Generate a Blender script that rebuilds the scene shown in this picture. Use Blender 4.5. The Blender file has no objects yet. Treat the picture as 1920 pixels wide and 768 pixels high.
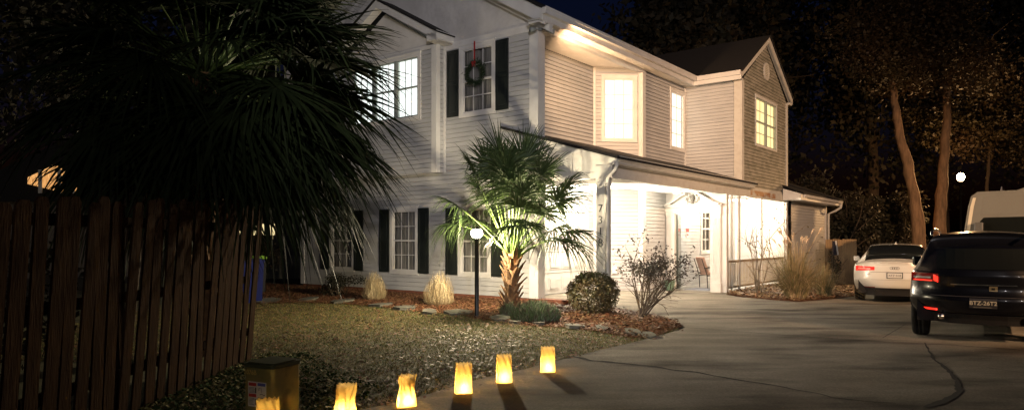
import bpy, bmesh, math, random
import numpy as np
from mathutils import Vector, Matrix, noise
random.seed(7); rng = np.random.default_rng(11)
R = math.radians
scene = bpy.context.scene
col = scene.collection

# ------------------------------------------------------------------ camera, sky, exposure
cam_d = bpy.data.cameras.new('camera'); cam = bpy.data.objects.new('camera', cam_d); col.objects.link(cam)
cam.location = (0, 0, 1.55); cam.rotation_euler = (R(90), 0, 0)
cam_d.sensor_width = 36; cam_d.lens = 36*1290/1920; cam_d.shift_y = 64/1920
cam_d.clip_end = 600; cam_d.clip_start = .05
scene.camera = cam
world = bpy.data.worlds.new('World'); scene.world = world; world.use_nodes = True
nt = world.node_tree
sky = nt.nodes.new('ShaderNodeTexSky'); sky.sky_type = 'NISHITA'; sky.sun_disc = False
sky.sun_elevation = R(-1.5); sky.sun_rotation = R(160); sky.ozone_density = 4
nt.links.new(sky.outputs[0], nt.nodes['Background'].inputs[0]); nt.nodes['Background'].inputs[1].default_value = 0.022
vs = scene.view_settings
vs.view_transform = 'Standard'; vs.look = 'None'; vs.exposure = 1.25; vs.gamma = 1; vs.use_curve_mapping = False

FPX = 1290.0; EYE = 1.55
CX, CY = .59, 15.75
VX, VY = .613, .790                      # the way the side of the house runs back
HANG = math.atan2(VY, VX)
def house_xy(t, s): return (CX + t*VX - s*VY, CY + t*VY + s*VX)
def to_house(x, y):
    dx, dy = x-CX, y-CY
    return dx*VX + dy*VY, -dx*VY + dy*VX

# dim warm light of the street behind the camera, one weak "sun"
def light(name, kind, loc, power, color, parent=None, **kw):
    d = bpy.data.lights.new(name, kind); d.energy = power; d.color = color
    for k, v in kw.items(): setattr(d, k, v)
    o = bpy.data.objects.new(name, d); col.objects.link(o); o.location = loc
    if parent: o.parent = parent
    return o
sun = light('sun', 'SUN', (0, 0, 30), 0.06, (1.0, .88, .80), angle=R(2.0))
SUN_DIR = Vector((.02, -.93, .30))       # towards the light: from the street, right of the camera
sun.rotation_euler = SUN_DIR.to_track_quat('Z', 'Y').to_euler()

# ------------------------------------------------------------------ helpers
def sm(a, b, x):
    t = np.clip((np.asarray(x, float)-a)/(b-a), 0, 1); return t*t*(3-2*t)
def hg(x, y):
    """height of the ground: a little rise up to the house front, a sag far right"""
    t, s = to_house(np.asarray(x, float), np.asarray(y, float))
    h = .10*sm(-5, -.8, t)*sm(-2.2, .2, s)*(1-sm(3, 6, t)*0)
    h = h*np.where(t > 0, sm(-1.2, 0.2, s)*(1-sm(4, 6.5, t)), 1)
    h = h - .26*sm(20, 27, y)*sm(8, 11, x)
    return h
def G(px, py, dz=0.0):
    """the ground point seen at pixel (px, py) of the 1920 x 768 photograph"""
    Y = EYE*FPX/(py-448)
    for _ in range(12):
        X = (px-960)/FPX*Y
        Y = (EYE-float(hg(X, Y)))*FPX/(py-448)
    X = (px-960)/FPX*Y
    return Vector((X, Y, float(hg(X, Y))+dz))

MATS = {}
def mat(name, c1, c2=None, rough=.65, scale=4.0, bump=0, bscale=30.0, metal=0, spec=.5, emit=None, estr=0, stretch=None, detail=5,
        coat=0, trans=0, speck=0, contrast=(.35, .65), c3=None, scale3=1.0, coords='Object', translucent=0, subsurf=0, lo3=.55, hi3=.7):
    if name in MATS: return MATS[name]
    m = bpy.data.materials.new(name); m.use_nodes = True; MATS[name] = m
    n = m.node_tree.nodes; l = m.node_tree.links; b = n['Principled BSDF']
    b.inputs['Roughness'].default_value = rough; b.inputs['Metallic'].default_value = metal
    b.inputs['Specular IOR Level'].default_value = spec
    b.inputs['Coat Weight'].default_value = coat; b.inputs['Transmission Weight'].default_value = trans
    tc = n.new('ShaderNodeTexCoord'); src = tc.outputs[coords]
    if stretch:
        mp = n.new('ShaderNodeMapping'); mp.inputs['Scale'].default_value = stretch
        l.new(src, mp.inputs['Vector']); src = mp.outputs[0]
    out = None
    if c2:
        nz = n.new('ShaderNodeTexNoise'); nz.inputs['Scale'].default_value = scale; nz.inputs['Detail'].default_value = detail
        nz.inputs['Roughness'].default_value = .6
        l.new(src, nz.inputs['Vector'])
        mr = n.new('ShaderNodeMapRange'); mr.inputs['From Min'].default_value = contrast[0]; mr.inputs['From Max'].default_value = contrast[1]
        l.new(nz.outputs['Fac'], mr.inputs['Value'])
        mx = n.new('ShaderNodeMix'); mx.data_type = 'RGBA'
        mx.inputs[6].default_value = (*c1, 1); mx.inputs[7].default_value = (*c2, 1)
        l.new(mr.outputs[0], mx.inputs[0]); out = mx.outputs[2]
        if c3:
            n3 = n.new('ShaderNodeTexNoise'); n3.inputs['Scale'].default_value = scale3; n3.inputs['Detail'].default_value = 6
            l.new(src, n3.inputs['Vector'])
            m3 = n.new('ShaderNodeMapRange'); m3.inputs['From Min'].default_value = lo3; m3.inputs['From Max'].default_value = hi3
            l.new(n3.outputs['Fac'], m3.inputs['Value'])
            x3 = n.new('ShaderNodeMix'); x3.data_type = 'RGBA'; x3.inputs[7].default_value = (*c3, 1)
            l.new(m3.outputs[0], x3.inputs[0]); l.new(out, x3.inputs[6]); out = x3.outputs[2]
        if speck:
            ns = n.new('ShaderNodeTexNoise'); ns.inputs['Scale'].default_value = 45; ns.inputs['Detail'].default_value = 8; ns.inputs['Roughness'].default_value = .8
            l.new(tc.outputs[coords], ns.inputs['Vector'])
            rs = n.new('ShaderNodeMapRange'); rs.inputs['From Min'].default_value = .3; rs.inputs['From Max'].default_value = .7; rs.inputs['To Min'].default_value = 1-speck; rs.inputs['To Max'].default_value = 1+speck
            l.new(ns.outputs['Fac'], rs.inputs['Value']); vm = n.new('ShaderNodeVectorMath'); vm.operation = 'SCALE'
            l.new(out, vm.inputs[0]); l.new(rs.outputs[0], vm.inputs['Scale']); out = vm.outputs[0]
        l.new(out, b.inputs['Base Color'])
    else:
        b.inputs['Base Color'].default_value = (*c1, 1)
    if bump:
        nb = n.new('ShaderNodeTexNoise'); nb.inputs['Scale'].default_value = bscale; nb.inputs['Detail'].default_value = 6
        l.new(src, nb.inputs['Vector'])
        bp = n.new('ShaderNodeBump'); bp.inputs['Strength'].default_value = bump; bp.inputs['Distance'].default_value = .02
        l.new(nb.outputs['Fac'], bp.inputs['Height']); l.new(bp.outputs[0], b.inputs['Normal'])
    if emit:
        b.inputs['Emission Color'].default_value = (*emit, 1); b.inputs['Emission Strength'].default_value = estr
    if translucent:
        tr = n.new('ShaderNodeBsdfTranslucent'); ms = n.new('ShaderNodeMixShader'); ms.inputs[0].default_value = translucent
        if out: l.new(out, tr.inputs[0])
        else: tr.inputs[0].default_value = (*c1, 1)
        l.new(b.outputs[0], ms.inputs[1]); l.new(tr.outputs[0], ms.inputs[2])
        l.new(ms.outputs[0], n['Material Output'].inputs[0])
    return m

def glow(name, c, s, clear=.6):
    if name in MATS: return MATS[name]
    m = bpy.data.materials.new(name); m.use_nodes = True; MATS[name] = m
    n = m.node_tree.nodes; l = m.node_tree.links; n.remove(n['Principled BSDF'])
    e = n.new('ShaderNodeEmission'); e.inputs[0].default_value = (*c, 1); e.inputs[1].default_value = s
    t = n.new('ShaderNodeBsdfTransparent'); x = n.new('ShaderNodeMixShader'); x.inputs[0].default_value = 1-clear
    l.new(t.outputs[0], x.inputs[1]); l.new(e.outputs[0], x.inputs[2]); l.new(x.outputs[0], n['Material Output'].inputs[0])
    return m
class MB:
    def __init__(s): s.v = []; s.f = []; s.mi = []; s.cur = 0
    def vert(s, p): s.v.append(tuple(p)); return len(s.v)-1
    def face(s, pts):
        i = len(s.v); s.v += [tuple(p) for p in pts]; s.f.append(tuple(range(i, i+len(pts)))); s.mi.append(s.cur)
    def box(s, x0, x1, y0, y1, z0, z1):
        if x0 > x1: x0, x1 = x1, x0
        if y0 > y1: y0, y1 = y1, y0
        if z0 > z1: z0, z1 = z1, z0
        i = len(s.v)
        s.v += [(x0,y0,z0),(x1,y0,z0),(x1,y1,z0),(x0,y1,z0),(x0,y0,z1),(x1,y0,z1),(x1,y1,z1),(x0,y1,z1)]
        for q in ((0,3,2,1),(4,5,6,7),(0,1,5,4),(1,2,6,5),(2,3,7,6),(3,0,4,7)):
            s.f.append(tuple(i+k for k in q)); s.mi.append(s.cur)
        return s
    def obox(s, O, A, U, N, a0, a1, h0, h1, n0, n1):
        """box in a frame: A along, U up, N outward"""
        i = len(s.v); O, A, U, N = map(Vector, (O, A, U, N))
        for n in (n0, n1):
            for a, h in ((a0,h0),(a1,h0),(a1,h1),(a0,h1)): s.v.append(tuple(O + A*a + U*h + N*n))
        for q in ((0,3,2,1),(4,5,6,7),(0,1,5,4),(1,2,6,5),(2,3,7,6),(3,0,4,7)):
            s.f.append(tuple(i+k for k in q)); s.mi.append(s.cur)
        return s
    def tube(s, path, rad, n=8, cap=True):
        path = [Vector(p) for p in path]
        if not hasattr(rad, '__len__'): rad = [rad]*len(path)
        i0 = len(s.v); up = Vector((0, 0, 1)); prev = None
        for k, p in enumerate(path):
            d = (path[min(k+1, len(path)-1)]-path[max(k-1, 0)])
            if d.length < 1e-9: d = Vector((0, 0, 1))
            d.normalize()
            if prev is None:
                a = d.cross(up)
                if a.length < .1: a = d.cross(Vector((1, 0, 0)))
            else: a = prev - d*prev.dot(d)
            a.normalize(); prev = a; b = d.cross(a)
            for j in range(n):
                th = 2*math.pi*j/n
                s.v.append(tuple(p + (a*math.cos(th)+b*math.sin(th))*rad[k]))
        for k in range(len(path)-1):
            for j in range(n):
                s.f.append((i0+k*n+j, i0+k*n+(j+1) % n, i0+(k+1)*n+(j+1) % n, i0+(k+1)*n+j)); s.mi.append(s.cur)
        if cap:
            s.f.append(tuple(i0+j for j in range(n))[::-1]); s.mi.append(s.cur)
            e = i0+(len(path)-1)*n; s.f.append(tuple(e+j for j in range(n))); s.mi.append(s.cur)
        return s
    def lathe(s, prof, c=(0,0,0), n=16):
        i0 = len(s.v)
        for r, z in prof:
            for j in range(n):
                th = 2*math.pi*j/n; s.v.append((c[0]+r*math.cos(th), c[1]+r*math.sin(th), c[2]+z))
        for k in range(len(prof)-1):
            for j in range(n):
                s.f.append((i0+k*n+j, i0+k*n+(j+1) % n, i0+(k+1)*n+(j+1) % n, i0+(k+1)*n+j)); s.mi.append(s.cur)
        return s
    def prism(s, pts, d):
        """pts: 3D polygon, extruded by vector d"""
        n = len(pts); i = len(s.v); d = Vector(d)
        s.v += [tuple(p) for p in pts] + [tuple(Vector(p)+d) for p in pts]
        s.f.append(tuple(range(i, i+n))); s.f.append(tuple(range(i+2*n-1, i+n-1, -1))); s.mi += [s.cur]*2
        for k in range(n):
            s.f.append((i+k, i+(k+1) % n, i+n+(k+1) % n, i+n+k)); s.mi.append(s.cur)
        return s
    def lap(s, O, A, U, N, L, H, step=.11, d=.016, openings=(), clip=None, a0=0.0, slot=.010):
        """lapped boards: A along, U up the wall, N outward; openings are (a0,a1,h0,h1); clip(h) -> (amin, amax)"""
        O, A, U, N = map(Vector, (O, A, U, N))
        k = 0
        while k*step < H-1e-6:
            h0, h1 = k*step, min((k+1)*step, H); k += 1
            cuts = sorted({h0, h1} | {h for o in openings for h in o[2:4] if h0 < h < h1})
            if clip:
                cuts = sorted(set(cuts) | {h0+(h1-h0)*q/3 for q in (1, 2)})
            for ca, cb in zip(cuts, cuts[1:]):
                mid = (ca+cb)/2; lo, hi = a0, L
                if clip:
                    q = clip(mid); lo, hi = max(lo, q[0]), min(hi, q[1])
                    if hi <= lo: continue
                spans = [(lo, hi)]
                for o in openings:
                    if o[2] < mid < o[3]:
                        ns = []
                        for x, y in spans:
                            if o[1] <= x or o[0] >= y: ns.append((x, y)); continue
                            if o[0] > x: ns.append((x, o[0]))
                            if o[1] < y: ns.append((o[1], y))
                        spans = ns
                da = d*(1-(ca-h0)/step); db = d*(1-(cb-h0)/step)
                gap = slot if (cb == h1 and cb-ca > slot*2) else 0; cc = cb-gap; dc = d*(1-(cc-h0)/step); I = N*-.022
                for x, y in spans:
                    s.face([O+A*x+U*ca+N*da, O+A*y+U*ca+N*da, O+A*y+U*cc+N*dc, O+A*x+U*cc+N*dc])
                    if ca == h0: s.face([O+A*x+U*ca+I, O+A*y+U*ca+I, O+A*y+U*ca+N*da, O+A*x+U*ca+N*da])
                    if gap:
                        s.face([O+A*x+U*cc+I, O+A*y+U*cc+I, O+A*y+U*cb+I, O+A*x+U*cb+I])
                        s.face([O+A*x+U*cc+N*dc, O+A*y+U*cc+N*dc, O+A*y+U*cc+I, O+A*x+U*cc+I])
        return s
    def build(s, name, material, parent=None, smooth=False, loc=None, bevel=0):
        me = bpy.data.meshes.new(name); me.from_pydata(s.v, [], s.f)
        for m in (material if isinstance(material, (list, tuple)) else [material]): me.materials.append(m)
        if any(s.mi): me.polygons.foreach_set('material_index', s.mi)
        if smooth: me.polygons.foreach_set('use_smooth', [True]*len(me.polygons))
        me.update()
        o = bpy.data.objects.new(name, me); col.objects.link(o)
        if parent: o.parent = parent
        if loc is not None: o.location = loc
        if bevel:
            bv = o.modifiers.new('bevel', 'BEVEL'); bv.width = bevel; bv.segments = 2; bv.limit_method = 'ANGLE'
        return o
def npmesh(name, verts, nper, material, parent=None, smooth=False):
    """verts (k*nper, 3) as k separate n-gons"""
    verts = np.asarray(verts, np.float32).reshape(-1, 3); k = len(verts)//nper
    me = bpy.data.meshes.new(name); me.vertices.add(len(verts)); me.vertices.foreach_set('co', verts.ravel())
    me.loops.add(len(verts)); me.loops.foreach_set('vertex_index', np.arange(len(verts), dtype=np.int32))
    me.polygons.add(k); me.polygons.foreach_set('loop_start', np.arange(k, dtype=np.int32)*nper)
    me.polygons.foreach_set('loop_total', np.full(k, nper, np.int32))
    for m in (material if isinstance(material, (list, tuple)) else [material]): me.materials.append(m)
    me.update(calc_edges=True); me.validate()
    o = bpy.data.objects.new(name, me); col.objects.link(o)
    if parent: o.parent = parent
    return o
def tag(o, label=None, cat=None, group=None, kind=None):
    if label: o['label'] = label
    if cat: o['category'] = cat
    if group: o['group'] = group
    if kind: o['kind'] = kind
    return o
def empty(name, loc, rz=0, label=None, cat=None, group=None):
    o = bpy.data.objects.new(name, None); col.objects.link(o); o.location = loc; o.rotation_euler = (0, 0, rz)
    return tag(o, label, cat, group)
def text_part(name, s, size, m, parent, loc, rot, depth=.002, align='CENTER', bold=0):
    c = bpy.data.curves.new(name, 'FONT'); c.body = s; c.size = size; c.align_x = align; c.align_y = 'CENTER'; c.extrude = depth; c.offset = bold
    t = bpy.data.objects.new('tmp', c); col.objects.link(t)
    dg = bpy.context.evaluated_depsgraph_get(); me = bpy.data.meshes.new_from_object(t.evaluated_get(dg)); me.name = name
    bpy.data.objects.remove(t); me.materials.clear(); me.materials.append(m)
    o = bpy.data.objects.new(name, me); col.objects.link(o); o.parent = parent; o.location = loc; o.rotation_euler = rot
    return o

# ------------------------------------------------------------------ materials
siding = mat('siding', (.50,.495,.49), (.43,.43,.43), rough=.55, scale=1.3, stretch=(1,1,3))
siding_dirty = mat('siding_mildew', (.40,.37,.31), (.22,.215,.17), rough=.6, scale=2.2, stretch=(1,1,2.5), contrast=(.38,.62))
trim = mat('white_trim', (.70,.69,.67), (.62,.60,.57), rough=.5, scale=2.0)
trim_old = mat('weathered_trim', (.60,.58,.53), (.50,.47,.42), rough=.6, scale=5, stretch=(1,1,1.5), contrast=(.45,.75))
rust = mat('stained_beam', (.60,.58,.53), (.42,.22,.10), rough=.6, scale=3.5, contrast=(.42,.55))
stucco = mat('stucco', (.62,.60,.58), (.52,.50,.48), rough=.85, scale=1.6, bump=.9, bscale=9)
shingle = mat('shingle', (.010,.009,.009), (.007,.006,.006), rough=.9, scale=12, bump=.5, bscale=40)
shutter_m = mat('shutter_green', (.012,.016,.015), (.02,.024,.022), rough=.4, scale=5)
brick = mat('brick_red', (.26,.095,.05), (.16,.06,.04), rough=.85, scale=9, bump=.4, bscale=30)
black_m = mat('dark_void', (.006,.006,.007), rough=.9)
metal_dark = mat('dark_metal', (.02,.02,.02), rough=.4, metal=.3)
glass_dark = mat('window_glass', (.02,.025,.03), rough=.03, spec=.6)
glass_dark.node_tree.nodes['Principled BSDF'].inputs['Alpha'].default_value = .2
curtain = mat('curtain', (.30,.285,.26), (.15,.145,.13), rough=.9, scale=3, stretch=(8,8,.5))
def lit(name, c1, c2, s, stretch=(5,5,.6), scale=3):
    m = mat(name, (.5,.5,.45), rough=.8)
    n = m.node_tree.nodes; l = m.node_tree.links; b = n['Principled BSDF']
    tc = n.new('ShaderNodeTexCoord'); mp = n.new('ShaderNodeMapping'); mp.inputs['Scale'].default_value = stretch
    nz = n.new('ShaderNodeTexNoise'); nz.inputs['Scale'].default_value = scale; nz.inputs['Detail'].default_value = 4
    mr = n.new('ShaderNodeMapRange'); mr.inputs['From Min'].default_value = .35; mr.inputs['From Max'].default_value = .65
    mx = n.new('ShaderNodeMix'); mx.data_type = 'RGBA'; mx.inputs[6].default_value = (*c1, 1); mx.inputs[7].default_value = (*c2, 1)
    l.new(tc.outputs['Object'], mp.inputs[0]); l.new(mp.outputs[0], nz.inputs['Vector']); l.new(nz.outputs['Fac'], mr.inputs['Value'])
    l.new(mr.outputs[0], mx.inputs[0]); l.new(mx.outputs[2], b.inputs['Emission Color']); b.inputs['Emission Strength'].default_value = s
    return m
lit_cool = lit('lit_room_cool', (.80,.95,.90), (1,1,.98), .62)
lit_warm = lit('lit_room_warm', (1,.86,.60), (1,.93,.76), .62)
lit_yellow = lit('lit_room_yellow', (.95,.62,.20), (1,.84,.42), .50)
lit_far = lit('lit_far_window', (.5,.20,.04), (1,.50,.16), .45, scale=6)
concrete = mat('concrete', (.33,.30,.25), (.18,.16,.13), rough=.9, spec=.12, speck=.45, scale=1.1, bump=.4, bscale=25, detail=9, contrast=(.3,.7), c3=(.055,.048,.04), scale3=.8, stretch=(.6,1.7,1), lo3=.50, hi3=.70)
crack_m = mat('crack_dirt', (.012,.010,.008), rough=1)
lawn_m = mat('lawn', (.15,.125,.055), (.075,.080,.028), rough=.95, scale=2.2, bump=.8, bscale=30, c3=(.045,.032,.018), scale3=3, detail=8)
earth_m = mat('earth', (.035,.028,.018), (.02,.02,.012), rough=1, scale=1.5, bump=.6, bscale=10)
mulch_m = mat('mulch', (.15,.065,.030), (.08,.036,.018), rough=.95, spec=.1, scale=12, bump=1, bscale=40)
stone_m = mat('flagstone', (.20,.19,.15), (.12,.115,.09), rough=.85, scale=5, bump=.5, bscale=18)
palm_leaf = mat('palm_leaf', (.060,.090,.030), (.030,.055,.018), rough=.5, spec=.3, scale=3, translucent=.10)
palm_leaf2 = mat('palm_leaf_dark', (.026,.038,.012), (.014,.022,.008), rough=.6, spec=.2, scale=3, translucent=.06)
palm_dead = mat('palm_dead', (.09,.055,.028), (.05,.03,.016), rough=.8, scale=4)
petiole_m = mat('petiole', (.13,.20,.05), (.09,.14,.04), rough=.5, scale=4)
boot_m = mat('palm_boot', (.30,.17,.075), (.13,.075,.04), rough=.85, scale=7, bump=.5, bscale=30)
bark = mat('bark', (.06,.04,.026), (.03,.02,.013), rough=.9, scale=3, stretch=(3,3,.7), bump=1, bscale=14)
leaf_dark = mat('leaf_dark', (.020,.022,.010), (.032,.022,.010), rough=.7, scale=.7, translucent=.2)
leaf_amber = mat('leaf_amber', (.036,.030,.011), (.045,.025,.010), rough=.6, scale=.6, translucent=.2)
leaf_bush = mat('leaf_bush', (.075,.080,.030), (.13,.085,.038), rough=.5, scale=6, translucent=.1)
twig_m = mat('twig', (.15,.11,.075), (.08,.06,.04), rough=.9, scale=8)
straw = mat('straw', (.46,.36,.20), (.30,.22,.11), rough=.85, scale=9)
straw2 = mat('straw_grass', (.34,.25,.13), (.20,.16,.07), rough=.85, scale=5)
wood_fence = mat('fence_wood', (.058,.031,.016), (.026,.014,.008), rough=.95, spec=.04, scale=3, stretch=(4,4,.5), bump=.6, bscale=14, detail=8)
wood_pine = mat('fence_pine', (.50,.35,.19), (.34,.22,.11), rough=.8, scale=3, stretch=(4,4,.5))

# ------------------------------------------------------------------ ground, drive, beds
def clip_poly(poly, x0, x1, y0, y1):
    def cl(P, ax, val, keep_less):
        out = []
        for i in range(len(P)):
            a, b = P[i], P[(i+1) % len(P)]
            ia = (a[ax] <= val) if keep_less else (a[ax] >= val); ib = (b[ax] <= val) if keep_less else (b[ax] >= val)
            if ia: out.append(a)
            if ia != ib:
                k = (val-a[ax])/(b[ax]-a[ax]); out.append((a[0]+(b[0]-a[0])*k, a[1]+(b[1]-a[1])*k))
        return out
    for ax, v, kl in ((0, x1, True), (0, x0, False), (1, y1, True), (1, y0, False)):
        if len(poly) < 3: return []
        poly = cl(poly, ax, v, kl)
    return poly
def inside(poly, x, y):
    x = np.asarray(x); y = np.asarray(y); r = np.zeros(x.shape, bool); n = len(poly)
    for i in range(n):
        (xa, ya), (xb, yb) = poly[i], poly[(i+1) % n]
        c = ((ya > y) != (yb > y)) & (x < (xb-xa)*(y-ya)/((yb-ya) if yb != ya else 1e-9)+xa); r ^= c
    return r
def sheet(name, poly, material, dz, res=.5):
    m = MB(); xs = [p[0] for p in poly]; ys = [p[1] for p in poly]
    x = math.floor(min(xs)/res)*res
    while x < max(xs):
        y = math.floor(min(ys)/res)*res
        while y < max(ys):
            q = clip_poly(poly, x, x+res, y, y+res)
            if len(q) >= 3:
                ar = sum(q[i][0]*q[(i+1) % len(q)][1]-q[(i+1) % len(q)][0]*q[i][1] for i in range(len(q)))
                if abs(ar) > 1e-5:
                    if ar < 0: q = q[::-1]
                    m.face([(a, b, float(hg(a, b))+dz) for a, b in q])
            y += res
        x += res
    o = m.build(name, material); bm = bmesh.new(); bm.from_mesh(o.data)
    bmesh.ops.remove_doubles(bm, verts=bm.verts, dist=1e-4); bm.to_mesh(o.data); bm.free()
    for p in o.data.polygons: p.use_smooth = True
    return tag(o, kind='structure')
def gp(*pts): return [tuple(G(x, y)[:2]) for x, y in pts]

# one ground sheet to the horizon: fine cells near, coarse far
gxs = np.concatenate([np.linspace(-300, -40, 8), np.linspace(-36, 36, 73), np.linspace(40, 300, 8)])
gys = np.concatenate([np.linspace(-60, -6, 5), np.linspace(-4, 46, 51), np.linspace(52, 400, 9)])
GX, GY = np.meshgrid(gxs, gys); GZ = hg(GX, GY)
vv = np.stack([GX.ravel(), GY.ravel(), GZ.ravel()-.02], 1); nx = len(gxs)
ff = [(j*nx+i, j*nx+i+1, (j+1)*nx+i+1, (j+1)*nx+i) for j in range(len(gys)-1) for i in range(nx-1)]
gm = bpy.data.meshes.new('ground'); gm.from_pydata(vv.tolist(), [], ff); gm.materials.append(earth_m)
go = bpy.data.objects.new('ground', gm); col.objects.link(go); tag(go, kind='structure')

edge = gp((1275,618),(1240,628),(1190,641),(1130,655),(1080,668),(1030,680),(985,692),(930,703),(880,716),(830,731),(780,746),(720,760),(660,772),(600,792))
def hp(t, s): return house_xy(t, s)
fl = hp(0, 8.95)
lawn_poly = edge[::-1] + gp((1240,605),(1160,580)) + [hp(-.3, -1.9), hp(-.2, 0), hp(-.2, 9.2), (-13, 24), (-13, 5), (-4, 4.2), (-2.2, 4.4)]
bed_edge_px = [(1280,612),(1220,634),(1180,634),(1120,622),(1060,615),(1000,612),(940,604),(890,597),(850,589),(800,586),(745,580),(690,574),(630,570),(560,568),(480,570)]
bed_poly = gp(*bed_edge_px) + [(-8.9, 20.5), (-8.2, 22.2)] + [hp(-.01, 8.9), hp(-.01, 0), hp(-.01, -1.3), hp(-.1,-1.7)] + gp((1150,578),(1215,590),(1262,600))
drive_poly = gp((1285,614)) + gp((1262,600),(1215,588),(1150,576)) + [hp(-.05, -1.75), hp(-.012, -1.4), hp(-.012, 0.0), hp(.05, 1.02), hp(6.7, 1.02), hp(6.7, -1.87)] + \
    gp((1380,556),(1450,562),(1540,560),(1600,556)) + [(13.0, 21.5), (14.0, 29), (40, 29), (40, 1.0), (-1.2, 1.0), (-1.5, 4.6)] + edge[::-1]
lawn = sheet('lawn', lawn_poly, lawn_m, 0.0)
bed = sheet('mulch_bed', bed_poly, mulch_m, .012, .4)
drive = sheet('driveway', drive_poly, concrete, .008, .5)
bed2_poly = gp((1362,553),(1400,558),(1450,563),(1500,566),(1560,561),(1605,555),(1618,535)) + [hp(15, -2.0), hp(9, -1.95), hp(6.9, -1.95)]
bed2 = sheet('leaf_bed', bed2_poly, mulch_m, .016, .4)

def crack(pxs, w0, w1, name='driveway_crack', jit=.3):
    pts = [G(x, y) for x, y in pxs]; m = MB(); dense = []
    for a, b in zip(pts, pts[1:]):
        n = max(2, int((b-a).length/.06))
        for k in range(n): dense.append(a.lerp(b, k/n))
    dense.append(pts[-1]); L = []
    for k, p in enumerate(dense):
        d = (dense[min(k+1, len(dense)-1)]-dense[max(k-1, 0)]).normalized(); nrm = Vector((-d.y, d.x, 0))
        w = (w0+(w1-w0)*k/len(dense))*(1+jit*(noise.noise(p*7)*1.6)); off = noise.noise(p*3+Vector((5,0,0)))*w0*jit*2
        q = p+nrm*off; L.append((q-nrm*max(w, .002)/2, q+nrm*max(w, .002)/2))
    for (a, b), (c, d) in zip(L, L[1:]):
        f = [Vector((p.x, p.y, float(hg(p.x, p.y))+.0125)) for p in (a, c, d, b)]
        m.face(f)
    return tag(m.build(name, crack_m), kind='structure')
crack([(1068,668),(1110,677),(1180,683),(1240,690),(1330,703),(1420,718),(1500,733),(1560,746),(1680,758)], .085, .012, 'driveway_gap', .5)
crack([(1283,614),(1380,622),(1500,631),(1650,641),(1790,648),(1920,657)], .018, .03, 'driveway_joint', .15)
crack([(1733,643),(1752,675),(1778,695),(1795,715),(1800,735),(1775,752),(1735,765)], .012, .075, jit=.6)
crack([(1700,607),(1655,634)], .012, .012, 'driveway_joint', .1)
crack([(1480,672),(1560,679),(1620,692),(1670,702)], .006, .006)
crack([(1240,582),(1290,578),(1330,572)], .008, .005)
crack([(1850,690),(1920,700)], .01, .01)

def scatter(name, poly, n, size, colors, flat=.35, tall=1.0, up=False, keep=None, dz=.0):
    """small curved flakes or blades lying on a bed: one countless stuff object"""
    xs = [p[0] for p in poly]; ys = [p[1] for p in poly]
    x = rng.uniform(min(xs), max(xs), n*3); y = rng.uniform(min(ys), max(ys), n*3)
    k = inside(poly, x, y)
    if keep is not None: k &= keep(x, y)
    x, y = x[k][:n], y[k][:n]; n = len(x); z = hg(x, y)+dz
    a = rng.uniform(0, 2*np.pi, n); s = rng.uniform(size[0], size[1], n)
    dx, dy = np.cos(a), np.sin(a)
    if up:
        lean = rng.normal(0, .5, (n, 2)); w = s*.10
        p0 = np.stack([x-dx*w, y-dy*w, z-.01], 1); p1 = np.stack([x+dx*w, y+dy*w, z-.01], 1)
        tip = np.stack([x+lean[:, 0]*s, y+lean[:, 1]*s, z+s*tall], 1); tri = np.stack([p0, p1, tip], 1)
        o = npmesh(name, tri, 3, colors)
    else:
        w = s*rng.uniform(.35, .6, n); t1 = rng.uniform(-flat, flat, n); t2 = rng.uniform(-flat, flat, n); lift = rng.uniform(.006, .02, n)
        def P(u, v): return np.stack([x+dx*s*u-dy*w*v, y+dy*s*u+dx*w*v, z+lift+np.abs(t1)*s*.5+np.abs(t2)*w*.5+t1*s*u+t2*w*v], 1)
        q = np.stack([P(-.5, 0), P(0, -.5), P(.5, 0), P(0, .5)], 1); o = npmesh(name, q, 4, colors)
    mi = rng.integers(0, len(colors), n).astype(np.int32); 
    if len(o.data.polygons) == n: o.data.polygons.foreach_set('material_index', mi)
    return tag(o, kind='stuff')
lf = [mat('leaf_litter_a', (.22,.13,.06)), mat('leaf_litter_b', (.13,.07,.035)), mat('leaf_litter_c', (.26,.18,.09)), mat('leaf_litter_d', (.20,.07,.03)), mat('leaf_litter_e', (.09,.05,.03))]
gr = [mat('grass_dry', (.42,.32,.12), rough=.95, spec=.1), mat('grass_green', (.085,.13,.03), rough=.95, spec=.1), mat('grass_olive', (.22,.20,.06), rough=.8), mat('grass_brown', (.12,.075,.035), rough=.9)]
near = lambda x, y: (y > 4.5) & ((x > -3.4) | (y > 8.7)) & (x > -8)
tag(scatter('lawn_grass', lawn_poly, 170000, (.025, .06), gr, up=True, keep=near, tall=.55, dz=.002), 'short half dry lawn grass in front of the house', 'grass')
tag(scatter('fallen_leaves', lawn_poly, 17000, (.03, .085), lf, keep=near), 'brown fallen leaves lying on the front lawn', 'leaves')
gcov = [(-3.3,4.3),(-3.3,9.0),(-2.7,9.2),(-2.1,8.0),(-1.3,6.9),(-1.45,6.2),(-1.7,5.3),(-2.2,4.4)]
tag(scatter('ground_cover', gcov, 7000, (.03, .06), [mat('clover_a',(.035,.07,.02),rough=.9,spec=.1), mat('clover_b',(.05,.085,.025),rough=.9,spec=.1), gr[2]], flat=.7, dz=.03), 'dark green low ground cover at the foot of the plank fence', 'ground cover')
mu = [mat('mulch_chip_a', (.24,.10,.045)), mat('mulch_chip_b', (.16,.062,.030)), mat('mulch_chip_c', (.13,.055,.03)), mat('mulch_chip_d', (.27,.14,.07))]
tag(scatter('bed_mulch', bed_poly, 48000, (.02, .065), mu, flat=.5, dz=.014), 'reddish brown bark mulch along the house front', 'mulch')
right_part = lambda x, y: x > .9
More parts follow.
